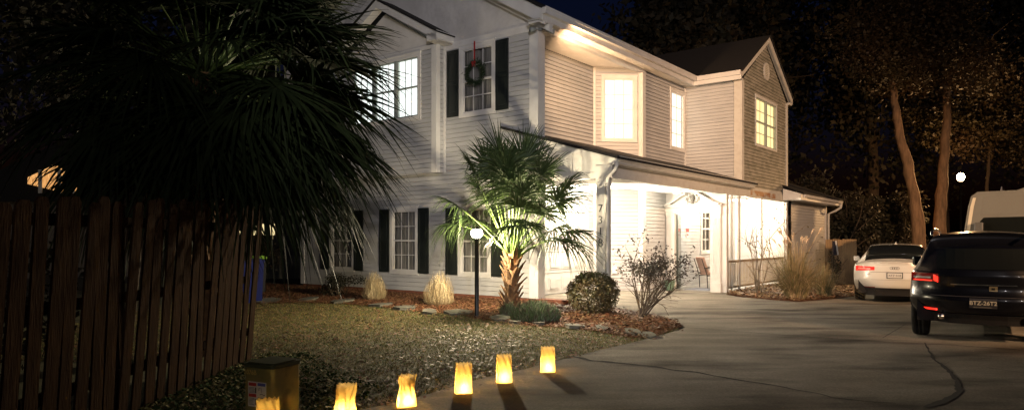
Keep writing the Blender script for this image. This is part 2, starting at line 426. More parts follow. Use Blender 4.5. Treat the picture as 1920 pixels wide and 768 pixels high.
tag(scatter('dry_leaves', bed_poly, 5000, (.05, .11), lf, flat=.5, dz=.03, keep=right_part), 'curled dry leaves piled around the spindly bush', 'leaves')
tag(scatter('leaf_pile', bed2_poly, 9000, (.05, .12), [lf[0], lf[2], lf[1], mu[3]], flat=.5, dz=.03), 'brown dry leaves heaped under the tall ornamental grass', 'leaves')
def ddens(x, y): return (y < 22) & (y > 4.5) & (x < 14) & (rng.random(x.shape) < .6)
tag(scatter('driveway_litter', drive_poly, 260, (.02, .05), [mat('litter_pale', (.5,.44,.34)), lf[1], lf[2]], dz=.012, keep=ddens), 'pale bits of leaves scattered over the concrete drive', 'leaves')
ex = np.array(edge)
def near_edge(x, y):
    d = np.full(x.shape, 9.0)
    for a, b in zip(ex[:-1], ex[1:]):
        t = np.clip(((x-a[0])*(b[0]-a[0])+(y-a[1])*(b[1]-a[1]))/(((b-a)**2).sum()), 0, 1)
        d = np.minimum(d, np.hypot(x-a[0]-t*(b[0]-a[0]), y-a[1]-t*(b[1]-a[1])))
    return d < np.abs(rng.normal(0, .09, x.shape))
strip = [(p[0]-.3, p[1]+.35) for p in edge] + [(p[0]+.25, p[1]-.3) for p in edge[::-1]]
tag(scatter('edge_debris', strip, 5000, (.02, .06), lf+[gr[2]], keep=near_edge, dz=.012), 'crumbled leaves and grass along the edge of the drive', 'leaves')

# flagstones edging the bed
stones = [(500,566,60,9),(578,563,34,6),(640,566,46,8),(716,573,44,10),(762,579,46,6),(806,586,30,5),(858,588,62,5),(938,599,44,6),(968,603,30,7),(1010,608,26,5),(1078,614,40,6),(1130,618,34,5),(1188,626,34,6),(1215,632,26,5)]
for i, (px, py, w, h) in enumerate(stones):
    c = G(px, py); a = (G(px+w/2, py)-c).length; b = abs((G(px, py+h)-c).length)*.75; b = min(max(b, .16), .38)
    n = random.randint(5, 7); pts = []; ph = random.uniform(0, 6)
    for k in range(n):
        th = ph+2*math.pi*k/n+random.uniform(-.25, .25); r_ = random.uniform(.85, 1.1)
        x, y = c.x+a*r_*math.cos(th), c.y+b*r_*math.sin(th); pts.append((x, y, float(hg(x, y))+.0+.018*math.sin(th+i)))
    m = MB(); m.prism(pts, (0, 0, .055)); o = m.build('flagstone', stone_m, bevel=.008)
    places = ['at the far left end of the bed, by the plank fence', 'small and second from the left end of the bed', 'in front of the dark low shrub under the far left window', 'pale and broad, in front of the left straw clump', 'just left of the right straw clump',
              'small, directly in front of the right straw clump', 'long and flat, left of the lamp post', 'between lamp post and palm trunk', 'dark and tilted, at the foot of the short palm', 'small, in front of the green low bush',
              'half buried, before the round bush', 'half buried, between the round bush and the spindly bush', 'near the driveway, in front of the spindly bush', 'last one, at the tip of the bed by the driveway']
    tag(o, 'flat grey flagstone '+places[i], 'stone', 'flagstones edging the mulch bed')

# ------------------------------------------------------------------ the house
H = empty('house', (CX, CY, 0), HANG, 'two storey house with pale lap siding, lit windows and a columned side porch', 'house')
T_, S_, Z_ = Vector((1,0,0)), Vector((0,1,0)), Vector((0,0,1))
EAVE = 6.45
def window(O, A, N, w, h, cols=3, rows=4, lit_m=None, shutters=False, units=1, grid_m=None, casing=.10, dark_grid=False, meet=True, units_gap=.09):
    """O: bottom corner of the casing on the wall plane"""
    O, A, N = map(Vector, (O, A, N)); U = Z_
    m = MB(); c = casing
    m.obox(O, A, U, N, 0, w, h-c, h, -.02, .034); m.obox(O, A, U, N, 0, w, 0, c, -.02, .034)
    m.obox(O, A, U, N, 0, c, c, h-c, -.02, .032); m.obox(O, A, U, N, w-c, w, c, h-c, -.02, .032)
    m.obox(O, A, U, N, -.02, w+.02, h, h+.025, -.01, .05)
    fr = m.build('window', trim, H)
    s = MB(); b = .035; iw = (w-2*c-(units-1)*units_gap)/units
    for k in range(units):
        a0 = c+k*(iw+units_gap); a1 = a0+iw
        s.obox(O, A, U, N, a0, a0+b, c, h-c, -.05, .012); s.obox(O, A, U, N, a1-b, a1, c, h-c, -.05, .012)
        s.obox(O, A, U, N, a0+b, a1-b, c, c+b, -.05, .011); s.obox(O, A, U, N, a0+b, a1-b, h-c-b, h-c, -.05, .011)
        if meet: s.obox(O, A, U, N, a0+b, a1-b, h/2-.022, h/2+.022, -.05, .013)
        if k: s.obox(O, A, U, N, a0-units_gap, a0, c, h-c, -.05, .03)
    s.build('sash', grid_m or trim, fr)
    g = MB(); t = .011
    for k in range(units):
        a0 = c+k*(iw+units_gap)+b; a1 = a0+iw-2*b
        for q in range(1, cols): x = a0+(a1-a0)*q/cols; g.obox(O, A, U, N, x-t, x+t, c+b, h-c-b, -.032, -.022)
        for q in range(1, rows):
            z = c+b+(h-2*c-2*b)*q/rows
            if meet and abs(z-h/2) < .03: continue
            g.obox(O, A, U, N, a0, a1, z-t, z+t, -.031, -.021)
    g.build('muntins', grid_m or trim, fr)
    if lit_m:
        p = MB(); p.obox(O, A, U, N, c, w-c, c, h-c, -.09, -.08); p.build('pane', lit_m, fr)
    else:
        p = MB(); qd = [O+A*a+U*z-N*.038 for a, z in ((c,c),(w-c,c),(w-c,h-c),(c,h-c))]
        p.face(qd if A.cross(U).dot(N) > 0 else qd[::-1]); p.build('pane', glass_dark, fr)
        q = MB(); n = 40; pts = []
        for k in range(n+1):
            a = c+(w-2*c)*k/n; d = -.10+.02*math.sin(k*1.7)+.012*math.sin(k*4.1)
            if abs(k/n-.5) < .05: d -= .05
            pts.append(O+A*a+N*d)
        for a, b_ in zip(pts, pts[1:]): q.face([a+U*c, b_+U*c, b_+U*(h-c), a+U*(h-c)])
        q.build('curtain', curtain, fr)
        r_ = MB(); r_.obox(O, A, U, N, c-.02, w-c+.02, c-.02, h-c+.02, -.42, -.40); r_.build('room_wall', black_m, fr)
    if shutters:
        for side in (-1, 1):
            a0 = -.40 if side < 0 else w+.02; a1 = a0+.38
            if shutters == 'R' and side < 0 or shutters == 'L' and side > 0: continue
            q = MB(); q.obox(O, A, U, N, a0, a1, .05, h-.05, .018, .035)
            q.obox(O, A, U, N, a0, a0+.05, .05, h-.05, .035, .052); q.obox(O, A, U, N, a1-.05, a1, .05, h-.05, .035, .052)
            for z in (.05, h/2-.04, h-.13): q.obox(O, A, U, N, a0+.05, a1-.05, z, z+.08, .035, .051)
            for z0, z1 in ((.17, h/2-.08), (h/2+.08, h-.17)): q.obox(O, A, U, N, a0+.09, a1-.09, z0, z1, .035, .046)
            q.build('shutter', shutter_m, fr)
    return fr
def opening(a0, w, h0, h, c=.06): return (a0+c, a0+w-c, h0+c, h0+h-c)

ML, NS = -T_, -S_
# front wall (faces the street), s from 0 to 8.95
fw = [(1.37, 1.075, .61, 1.78), (3.86, 1.09, .61, 1.80), (6.45, 1.12, .61, 1.80)]
up = (1.233, 1.17, 4.57, 1.77)
m = MB()
ops = [opening(a, w, z-.19, h) for a, w, z, h in fw] + [opening(up[0], up[1], up[2]-.19, up[3])]
m.lap((0,0,.19), S_, Z_, ML, 8.95, 6.44-.19, .115, .017, ops)
m.build('wall', siding, H)
for a, w, z, h in fw: window((0,a,z), S_, ML, w, h, 3, 4, None, True)
upw = window((0,up[0],up[2]), S_, ML, up[1], up[3], 3, 4, None, True)
# corner post, corner trims and foundation
MB().box(-.03, .24, -.03, .22, .19, EAVE).build('corner_board', trim, H); MB().box(-.03, -.001, 8.80, 8.98, .19, EAVE).build('corner_board', trim, H)
m = MB(); m.box(-.028, .02, .22, 3.3, 6.33, 6.44); m.build('frieze_board', trim, H)
m = MB(); m.box(.005, .25, -.9, 8.9, -.3, .188); m.build('foundation', brick, H)
m = MB(); m.box(-.02, .25, -1.75, -.9, -.1, float(.06)); m.build('step_edge', brick, H)
# bay with its own small gable
BT, B0, B1, BZ = -.31, 2.92, 6.72, 3.25
m = MB(); bw = (3.45, 2.73, 4.62, 1.72)
m.lap((BT,B0,BZ), S_, Z_, ML, B1-B0, EAVE-BZ, .115, .017, [opening(bw[0]-B0, bw[1], bw[2]-BZ, bw[3])])
m.lap((BT,B0,BZ), T_, Z_, NS, -BT, EAVE-BZ, .115, .017)
m.lap((BT,B1,BZ), T_, Z_, S_, -BT, EAVE-BZ, .115, .017)
m.box(BT+.01, -.005, B0+.005, B1-.005, BZ-.02, BZ+.01)
m.build('wall', siding, H)
window((BT,bw[0],bw[2]), S_, ML, bw[1], bw[3], 3, 2, lit_cool, False, units=3, grid_m=mat('sash_shade', (.30,.33,.30), rough=.5))
for s0, s1 in ((B0-.03, B0+.14), (B1-.14, B1+.03)): MB().box(BT-.03, BT+.11, s0, s1, BZ-.02, EAVE).build('corner_board', trim, H)
MB().box(-.045, -.001, B0-.045, B0-.001, BZ, 6.44).build('corner_board', trim, H)
# bay gable: stucco triangle, rakes with returns, dark roof
sc = (B0+B1)/2; hw = (B1-B0)/2+.32; rz = 6.62; az = rz+hw*.56
m = MB(); tri = [(BT, B0, EAVE), (BT, B1, EAVE), (BT, sc, EAVE+(B1-sc)*.56+.05)]; m.prism(tri, (.1, 0, 0)); m.build('gable_wall', stucco, H)
def rake(t0, t1, s_e, z_e, s_a, z_a, thick, name='rake_board', mt=trim, drop=0):
    q = MB(); q.prism([(t0, s_e, z_e-drop), (t0, s_a, z_a-drop), (t0, s_a, z_a-drop-thick), (t0, s_e, z_e-drop-thick)], (t1-t0, 0, 0)); return q.build(name, mt, H)
for s_e in (sc-hw, sc+hw):
    rake(BT-.32, BT-.27, s_e, rz, sc, az, .20); rake(BT-.27, BT-.02, s_e, rz-.12, sc, az-.12, .03, 'soffit')
    rake(BT-.36, -.01, s_e-(.05 if s_e < sc else -.05), rz+.02, sc, az+.05, .035, 'roof', shingle)
    d = 1 if s_e < sc else -1
    q = MB(); q.box(BT-.32, -.01, s_e, s_e+d*.34, 6.45, 6.63); q.box(BT-.34, -.01, s_e-d*.03, s_e+d*.002, 6.47, 6.665); q.build('eave_return', trim, H)
m = MB(); m.box(BT-.02, BT+.01, B0, B1, 6.36, 6.46); m.build('frieze_board', trim, H)
# main front gable
RS = .60; E0, E1 = -.42, 9.37; sr = (E0+E1)/2; ez = 6.64; pz = ez+(sr-E0)*RS
m = MB(); m.prism([(0, 0, 6.44), (0, 8.95, 6.44), (0, sr, 6.44+4.475*RS+.1)], (.12, 0, 0)); m.build('gable_wall', stucco, H)
m = MB(); m.box(-.035, .0, -.0, B0-.3, 6.44, 6.50); m.build('ledge', trim, H)
for s_e in (E0, E1):
    rake(-.34, -.29, s_e, ez, sr, pz, .34); rake(-.29, .02, s_e, ez-.26, sr, pz-.26, .03, 'soffit')
    rake(-.14, -.01, s_e, ez-.295, sr, pz-.295, .16, 'rake_trim')
m = MB(); m.box(-.34, .02, E0+.02, .02, 6.38, 6.46); m.build('eave_return', trim, H)
# main roof: two planes, 13 m long
for s_e in (E0-.04, E1+.04):
    q = MB(); z0 = ez+.02
    q.prism([(-.38, s_e, z0), (-.38, sr, pz+.045), (-.38, sr, pz-.04), (-.38, s_e, z0-.05)], (13.8, 0, 0)); q.build('roof', shingle, H)
# side eave: fascia/gutter, ribbed soffit, dropped beam
def slats(name, t0, t1, s0, s1, z, mt=trim, par=H, along='s'):
    q = MB()
    if along == 's': q.lap((t0, s0, z), S_*(1 if s1 > s0 else -1), T_, -Z_, abs(s1-s0), t1-t0, .10, .012)
    else: q.lap((t0, min(s0, s1), z), T_, S_, -Z_, t1-t0, abs(s1-s0), .10, .012)
    q.box(t0, t1, min(s0,s1), max(s0,s1), z+.004, z+.02)
    return q.build(name, mt, par)
slats('soffit', -.40, 8.0, E0+.03, .0, 6.44)
slats('soffit', .0, 8.0, .0, 1.03, 6.47)
m = MB(); m.box(-.42, 7.86, E0-.02, E0+.03, 6.38, 6.63); m.box(-.45, 7.82, E0-.12, E0-.02, 6.50, 6.64); m.box(-.46, 7.8, E0-.135, E0-.12, 6.60, 6.655); m.build('gutter', trim, H)
m = MB(); m.box(.22, 5.18, -.07, .07, 6.33, 6.468); m.build('beam', trim, H)
# recessed wall A, facet, wall B, wall C, gable D; upper storey and ground storey
gt0, gt1 = 1.30, 3.72
m = MB(); m.lap((.2,1.02,.12), T_, Z_, NS, 4.16-.2, EAVE-.12, .105, .016, [(gt0-.2, gt1-.2, 0, 2.32)]); m.build('wall', siding, H)
F = Vector((4.16, 1.02, 0)); FA = Vector((1,-1,0)).normalized(); FN = Vector((-1,-1,0)).normalized(); FL = 1.02*math.sqrt(2)
m = MB(); m.lap(F+Z_*.02, FA, Z_, FN, FL, EAVE-.02, .105, .016, [opening(.22, 1.05, 4.31, 1.90)]); m.build('wall', siding, H)
window(F+FA*.22+Z_*4.33, FA, FN, 1.05, 1.90, 3, 4, lit_warm, meet=False, casing=.085)
m = MB(); m.lap((5.18,0,.0), T_, Z_, NS, 12.8-5.18, EAVE, .105, .016, [opening(7.0-5.18, 1.1, 4.33, 1.90), opening(9.4-5.18, .95, 1.05, 1.7)]); m.build('wall', siding, H)
window((7.0,0,4.33), T_, NS, 1.1, 1.90, 2, 4, lit_warm, meet=False, casing=.085)
window((9.4,0,1.05), T_, NS, .95, 1.7, 2, 4, None, casing=.09)
MB().obox(F, FA, Z_, FN, -.02, .05, .03, EAVE, 0, .03).build('corner_board', trim, H); MB().box(5.12, 5.30, -.04, .04, .03, EAVE).build('corner_board', trim, H)
MB().obox(F, FA, Z_, FN, FL-.13, FL-.05, .03, EAVE, 0, .035).build('corner_board', trim, H); MB().box(8.08, 8.155, -.03, -.005, 3.0, EAVE).build('corner_board', trim, H)
# wall C faces the street; gable wall D faces the drive
m = MB(); m.lap((8.16,-1.81,2.9), S_, Z_, ML, 1.81, EAVE-2.9, .105, .016); m.build('wall', siding, H)
DZ0 = 3.05; dap = 10.505; DS = .66
dw = (9.42, 2.22, 4.55, 1.63)
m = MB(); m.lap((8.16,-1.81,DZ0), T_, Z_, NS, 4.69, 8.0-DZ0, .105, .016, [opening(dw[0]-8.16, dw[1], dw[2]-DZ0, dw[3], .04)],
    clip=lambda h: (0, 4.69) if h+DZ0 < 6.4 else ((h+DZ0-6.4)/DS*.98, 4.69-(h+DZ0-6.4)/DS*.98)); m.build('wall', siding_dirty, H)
window((dw[0],-1.81,dw[2]), T_, NS, dw[1], dw[3], 2, 4, lit_yellow, units=2, casing=.06, grid_m=mat('sash_shade', (.3,.3,.3)), units_gap=.05)
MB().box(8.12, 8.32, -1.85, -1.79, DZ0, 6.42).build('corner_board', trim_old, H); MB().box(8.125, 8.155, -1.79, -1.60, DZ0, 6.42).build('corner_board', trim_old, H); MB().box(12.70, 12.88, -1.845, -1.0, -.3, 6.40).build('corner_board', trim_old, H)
# round gable vent
m = MB(); n = 20; ring = [(.26*math.cos(2*math.pi*k/n), .30*math.sin(2*math.pi*k/n)) for k in range(n)]
for k in range(n):
    a, b = ring[k], ring[(k+1) % n]
    P = lambda q, r_, o: (10.5+q[0]*r_, -1.81-o, 7.12+q[1]*r_)
    m.face([P(a,1,.05), P(b,1,.05), P(b,.72,.05), P(a,.72,.05)]); m.face([P(a,1,0), P(b,1,0), P(b,1,.05), P(a,1,.05)]); m.face([P(a,.72,0), P(b,.72,0), P(b,.72,.05), P(a,.72,.05)])
vent = m.build('gable_vent', trim_old, H)
m = MB(); m.face([(10.5+q[0]*.73, -1.832, 7.12+q[1]*.73) for q in ring]); m.build('vent_recess', black_m, vent)
m = MB()
for k in range(7):
    z = -.19+k*.058; w = .19*math.sqrt(max(0, 1-(z/.22)**2)); m.obox((10.5,-1.835,7.12+z), T_, (Z_+NS*.6).normalized(), NS, -w, w, 0, .035, 0, .008)
m.build('louvre', trim_old, vent)
# gable D: rakes, eaves, roof
dz_e = 6.62; dte0, dte1 = 7.84, 13.17; dpz = dz_e+(dap-dte0)*.62
for te in (dte0, dte1):
    q = MB(); q.prism([(te,-1.93,dz_e), (dap,-1.93,dpz), (dap,-1.93,dpz-.20), (te,-1.93,dz_e-.20)], (0,.05,0)); q.prism([(te,-1.88,dz_e-.14), (dap,-1.88,dpz-.14), (dap,-1.88,dpz-.17), (te,-1.88,dz_e-.17)], (0,.08,0)); q.build('rake_board', trim_old, H)
    q = MB(); q.prism([(te-(.04 if te < 9 else -.04),-1.97,dz_e+.015), (dap,-1.97,dpz+.045), (dap,-1.97,dpz+.002), (te,-1.97,dz_e-.02)], (0,6,0)); q.build('roof', shingle, H)
m = MB(); m.box(7.82, 7.87, -1.93, E0-.02, 6.38, 6.625); m.box(7.75, 7.82, -1.93, E0-.14, 6.50, 6.64); m.build('fascia', trim, H)
slats('soffit', 7.87, 8.16, -1.88, 0, 6.43, along='t')
m = MB(); m.box(12.88, 13.17, -1.90, -1.2, 6.38, 6.46); m.build('eave_return', trim_old, H)

# porch roof (lean-to), beam, gutter, posts
PR = lambda s: 3.92+.30*s
m = MB(); t0, t1 = -.10, 8.78
m.prism([(t0,-2.12,PR(-2.12)), (t0,1.02,PR(1.02)), (t0,1.02,PR(1.02)-.06), (t0,-2.12,PR(-2.12)-.05)], (8.12-t0,0,0))
m.prism([(8.12,-2.12,PR(-2.12)), (8.12,-1.83,PR(-1.83)), (8.12,-1.83,PR(-1.83)-.06), (8.12,-2.12,PR(-2.12)-.05)], (t1-8.12,0,0)); m.build('roof', shingle, H)
m = MB(); m.prism([(0,-1.95,2.86), (0,.0,2.86), (0,.0,PR(0)-.07), (0,-1.95,PR(-1.95)-.07)], (.10,0,0)); m.build('porch_gable', trim_old, H)
m = MB(); m.prism([(-.05,-2.10,PR(-2.1)-.06), (-.05,.0,PR(0)-.06), (-.05,.0,PR(0)-.20), (-.05,-2.10,PR(-2.1)-.20)], (.049,0,0)); m.box(-.04, -.001, -1.95, 0, 2.86, 2.98); m.box(-.03,-.001,-.95,-.85,2.98,3.55)
m.box(-.045, -.001, -1.95, -1.52, 2.98, 3.12); m.build('porch_trim', trim_old, H)
m = MB(); m.box(.10, 12.85, -1.88, -1.74, 2.86, 3.12); m.build('beam', trim_old, H)
m = MB(); m.box(8.8, 11.3, -1.885, -1.879, 2.93, 3.09); m.build('stained_board', rust, H)
m = MB(); m.box(8.7, 12.85, -1.84, -1.80, 3.12, 3.2); m.build('trim_band', trim_old, H)
# ogee gutter along the porch edge
prof = [(-1.96,3.12),(-2.02,3.12),(-2.05,3.15),(-2.06,3.19),(-2.10,3.22),(-2.12,3.26),(-2.12,3.30),(-2.09,3.30),(-2.09,3.25),(-1.96,3.16)]
m = MB(); m.prism([(.02, a, b) for a, b in prof], (8.70,0,0)); m.box(.05, 8.65, -1.96, -1.885, 3.10, 3.26); gut = m.build('gutter', trim_old, H)
m = MB(); m.tube([(.0,-2.06,3.20),(-.03,-2.06,3.10),(-.03,-2.03,3.02),(-.03,-1.93,2.93),(-.03,-1.86,2.86),(-.035,-1.845,2.74),(-.035,-1.845,.9),(-.035,-1.845,.1)], .042, 8); m.build('downspout', trim_old, H, smooth=True)
# posts
post = MB().box(.0, .17, -1.81, -1.55, .0, 2.86); post.box(-.012, .18, -1.82, -1.54, 2.70, 2.86); post = post.build('post', trim_old, H)
dgm = mat('number_black', (.02,.02,.02), rough=.4)
for k, ch in enumerate('7318'):
    text_part('house_number', ch, .235, dgm, post, (-.006, -1.655, 2.20-k*.245), (R(90), 0, R(-90)), .006)
m = MB(); m.box(6.70, 6.86, -1.90, -1.76, .0, 2.86); m.build('post', trim, H)
for t, w in ((7.28,.02),(7.87,.055),(10.0,.025),(12.35,.05)):
    m = MB(); m.box(t, t+w*1.6, -1.86, -1.80, .0, 2.86); m.build('post', trim_old, H)
# porch ceiling
slats('ceiling', .1, 4.2, -1.74, 1.0, 2.95); slats('ceiling', 4.2, 12.8, -1.74, -.02, 2.95)
# end wall of the porch
m = MB(); m.lap((12.8,-1.80,.0), S_, Z_, ML, 1.8, 2.95, .105, .014); m.build('wall', siding, H)
MB().box(12.62, 12.79, -.14, -.01, 0, 2.93).build('corner_board', trim, H); MB().box(12.70,12.79,-.95,-.82,0,2.93).build('corner_board', trim, H)
m = MB(); m.box(6.72, 12.8, -1.9, 0, -.25, .02); m.build('porch_floor', mat('porch_floor_paint', (.30,.29,.27), (.24,.23,.21), rough=.5), H)
# garage door with raised panels
m = MB(); m.box(gt0, gt1, 1.04, 1.08, .12, 2.30); gd = m.build('garage_door', mat('garage_white', (.74,.73,.70), (.66,.65,.62), rough=.4, scale=1), H)
sec = (2.30-.12)/4
for r_ in range(4):
    for c_ in range(4):
        a0 = gt0+.06+c_*(gt1-gt0-.06)/4; a1 = a0+(gt1-gt0-.06)/4-.07; z0 = .12+r_*sec+.09; z1 = z0+sec-.19
        q = MB(); q.box(a0, a1, 1.030, 1.0395, z0, z1); q.box(a0+.05, a1-.05, 1.018, 1.030, z0+.05, z1-.05); q.build('door_panel', MATS['garage_white'], gd)
m = MB()
for k in range(1, 4): m.box(gt0, gt1, 1.034, 1.0395, .12+k*sec-.006, .12+k*sec+.006)
m.build('panel_seam', mat('seam_grey', (.25,.24,.22)), gd)
m = MB(); m.box(gt0-.12, gt0, .985, 1.03, .12, 2.44); m.box(gt1, gt1+.12, .985, 1.03, .12, 2.44); m.box(gt0, gt1, .985, 1.03, 2.30, 2.44); m.box(gt0-.14, gt1+.14, .97, 1.0, 2.44, 2.49); m.build('door_frame', trim, H)
m = MB(); m.box(-.005, 5.2, -.02, 1.04, .10, .117); 
# wall lamp over the garage door, ceiling lamps of the porch
def ceiling_lamp(t, s, z, p, colr=(1,.86,.66)):
    q = MB(); q.lathe([(0,0),(.14,0),(.14,-.03),(.0,-.03)], (t, s, z), 20); b = q.build('ceiling_lamp', trim, H, smooth=False)
    q = MB(); q.lathe([(.12,-.031),(.11,-.07),(.07,-.10),(0,-.11)], (t, s, z), 20); q.build('lamp_glass', mat('lamp_glass_lit', (1,1,1), emit=(1,.88,.68), estr=6), b, smooth=True)
    light('porch_light', 'POINT', (t, s, z-.19), p, colr, H, shadow_soft_size=.07)
ceiling_lamp(2.45, .30, 2.93, 235)
ceiling_lamp(5.3, -1.0, 2.93, 30)
ceiling_lamp(8.0, -.95, 2.93, 50)
ceiling_lamp(11.0, -.95, 2.93, 150)

# pedimented door surround, faces the street
dt = 6.70; m = MB()
P0, P1 = -1.76, -.02; d0, d1 = -1.43, -.30
DA, DO = S_, Vector((dt, -1.76, 0)); W = P1-P0
sur = MB(); sur.box(dt, dt+.12, P0, d0, 0, 2.93); sur.box(dt, dt+.12, d1, P1, 0, 2.93); sur.box(dt, dt+.12, d0, d1, 2.32, 2.93); sur = sur.build('door_surround', trim, H)
for a0, a1 in ((-1.745, -1.50), (-.26, -.06)):
    q = MB(); q.box(dt-.07, dt-.001, a0, a1, .28, 2.26); q.box(dt-.10, dt-.001, a0-.02, a1+.02, 0, .28); q.box(dt-.095, dt-.001, a0-.015, a1+.015, 2.26, 2.38)
    for k in range(5):
        x = a0+.035+k*(a1-a0-.07)/4; q.box(dt-.082, dt-.07, x-.010, x+.010, .36, 2.18)
    q.build('pilaster', trim, sur)
q = MB(); q.box(dt-.045, dt-.001, d0-.06, d0, 0, 2.38); q.box(dt-.045, dt-.001, d1, d1+.04, 0, 2.38); q.box(dt-.045, dt-.001, d0, d1, 2.32, 2.38); q.build('door_frame', trim, sur)
q = MB(); q.box(dt-.075, dt-.001, P0, P1, 2.385, 2.50); q.box(dt-.12, dt-.001, P0-.02, P1+.02, 2.50, 2.545); q.box(dt-.155, dt-.001, P0-.05, P1+.02, 2.545, 2.585); q.build('entablature', trim, sur)
def swan(side):
    q = MB(); n = 14; mid = (P0+P1)/2; half = W/2-.02; top = []
    for k in range(n+1):
        u_ = k/n; a = half*(1-u_*.80); z = 2.60+.33*(u_**1.0*.55+.45*sm(.15,1,u_)); top.append((a, float(z)))
    for (a, z), (b, y) in zip(top, top[1:]):
        A_, B_ = mid+side*a, mid+side*b
        q.prism([(dt-.22, A_, z), (dt-.22, B_, y), (dt-.22, B_, y-.06), (dt-.22, A_, z-.06)], (.219, 0, 0))
        q.prism([(dt-.03, A_, z-.055), (dt-.03, B_, y-.055), (dt-.03, B_, 2.585), (dt-.03, A_, 2.585)], (.029, 0, 0))
    ea, ez_ = top[-1]; c = Vector((dt-.08, mid+side*(ea-.0), ez_-.085))
    pts = [c+Vector((0, -side*math.sin(th)*(.075-.008*th)*1.0, math.cos(th)*(.075-.008*th))) for th in np.linspace(0, 5.5, 16)]
    q.tube(pts, .02, 6); q.build('pediment', trim, sur, smooth=False)
swan(1); swan(-1)
q = MB(); cen = (P0+P1)/2
q.lathe([(0,0),(.06,0),(.04,.03),(.025,.06),(.06,.12),(.075,.17),(.05,.21),(.02,.23),(.03,.26),(0,.30)], (dt-.08, cen, 2.60), 12)
for sd in (-1, 1):
    q.tube([(dt-.06, cen+sd*.04, 2.68), (dt-.06, cen+sd*.12, 2.64), (dt-.06, cen+sd*.17, 2.70), (dt-.06, cen+sd*.13, 2.76)], .012, 5)
    q.tube([(dt-.06, cen+sd*.05, 2.82), (dt-.06, cen+sd*.13, 2.84), (dt-.06, cen+sd*.19, 2.78), (dt-.06, cen+sd*.21, 2.70)], .012, 5)
q.build('pediment_urn', mat('urn_grey', (.26,.25,.23)), sur, smooth=True)
# the door leaf, open into the porch
q = MB(); DD = Vector((.953,.30,0)); DN = Vector((.30,-.953,0)); DO_ = Vector((dt+.13,-.335,.04)); q.obox(DO_, DD, Z_, DN, 0, .90, 0, 2.26, -.045, 0); dl = q.build('door', mat('door_dark_green', (.03,.05,.04), rough=.4), H)
q = MB(); q.obox(DO_, DD, Z_, DN, .12, .78, .9, 2.1, .001, .006); q.build('door_glass', mat('door_glass_m', (.05,.06,.05), rough=.1), dl)
q = MB(); q.lathe([(0,0),(.03,0),(.03,.05),(0,.06)], (0,0,0), 10); hd = q.build('handle', metal_dark, dl, smooth=True); hd.location = DO_+DD*.83+Z_*.96; hd.rotation_euler = (R(90),0,R(17))
# railing of the porch
for a0, a1 in ((6.86, 7.87), (7.96, 10.0), (10.04, 12.35)):
    q = MB(); q.box(a0, a1, -1.86, -1.79, .86, .93); rl = q.build('railing', mat('railing_tan', (.40,.33,.24), (.30,.24,.17), rough=.6), H); MB().box(a0, a1, -1.85, -1.80, .10, .16).build('bottom_rail', MATS['railing_tan'], rl)
    n = int((a1-a0)/.13)
    for k in range(n):
        x = a0+(k+.5)*(a1-a0)/n; b = MB(); b.box(x-.014, x+.014, -1.84, -1.812, .16, .86); b.build('baluster', MATS['railing_tan'], rl)
# outlet cover on the facet, ground floor trims
m = MB(); m.obox(F, FA, Z_, FN, .52, .68, .56, .76, .01, .05); m.build('outlet_cover', trim, H)

# low wing on the far side
WZ = 2.95
m = MB(); m.lap((12.88,-1.95,-.45), T_, Z_, NS, 17.8-12.88, WZ+.45, .105, .016); m.lap((17.8,-1.95,-.45), S_, Z_, T_, 7, WZ+.45, .105, .016); m.build('wall', siding, H)
m = MB(); m.box(17.68, 17.83, -1.99, -1.93, -.4, WZ); m.build('corner_board', trim, H)
m = MB(); m.prism([(12.1,-2.50,2.92),(12.1,-2.50,3.12),(12.1,-1.9,3.32),(12.1,-1.9,2.92)], (.8,0,0)); m.build('eave_return', trim, H)
m = MB(); m.box(12.9, 18.05, -2.45, -1.95, 2.93, 2.96); m.box(12.9, 18.05, -2.46, -2.42, 2.92, 3.10); m.prism([(12.5,-2.46,3.0),(12.5,-2.54,3.02),(12.5,-2.57,3.11),(12.5,-2.46,3.11)], (5.6,0,0)); m.box(18.03, 18.09, -2.46, 3.5, 2.95, 3.12); m.build('gutter', trim, H)
m = MB(); rp = [(12.2,-2.56,3.12),(18.1,-2.56,3.12),(15.8,1.6,4.75),(12.85,1.6,4.75)]
m.prism(rp, (0,0,.06)); m.prism([(18.1,-2.56,3.12),(18.1,5.6,3.12),(15.8,1.6,4.75)], (0,0,.06)); m.build('roof', shingle, H)
m = MB(); m.tube([(17.95,-2.52,3.02),(17.95,-2.50,2.85),(17.93,-2.30,2.72),(17.9,-2.04,2.6),(17.9,-2.04,-.3)], .05, 8); m.build('downspout', trim_old, H, smooth=True)
# security light at the corner under the eave, neither head glows
m = MB(); m.lathe([(0,0),(.06,0),(.06,.04),(0,.05)], (-.02,-.10,6.30), 12); sl = m.build('security_light', mat('fixture_grey', (.22,.24,.24), rough=.5), H, smooth=True)
for d in ((-.10,.06,-.02), (.10,-.14,-.04)):
    q = MB(); p = Vector((-.02,-.10,6.33)); e = p+Vector(d); q.tube([p, p+Vector(d)*.5, e], .014, 6)
    q.tube([e, e+Vector(d).normalized()*.05, e+Vector(d).normalized()*.15], [.03,.05,.062], 12); q.build('lamp_head', MATS['fixture_grey'], sl, smooth=True)
fl_ = light('side_wall_fill', 'SPOT', (.10,-.48,5.98), 640, (1,.60,.31), H, spot_size=R(120), spot_blend=1.0, shadow_soft_size=.10)  # added spot below the fixture, put in to warm the side walls and soffit
fl_.rotation_euler = (-Vector((1,-.16,-.22))).to_track_quat('Z','Y').to_euler()

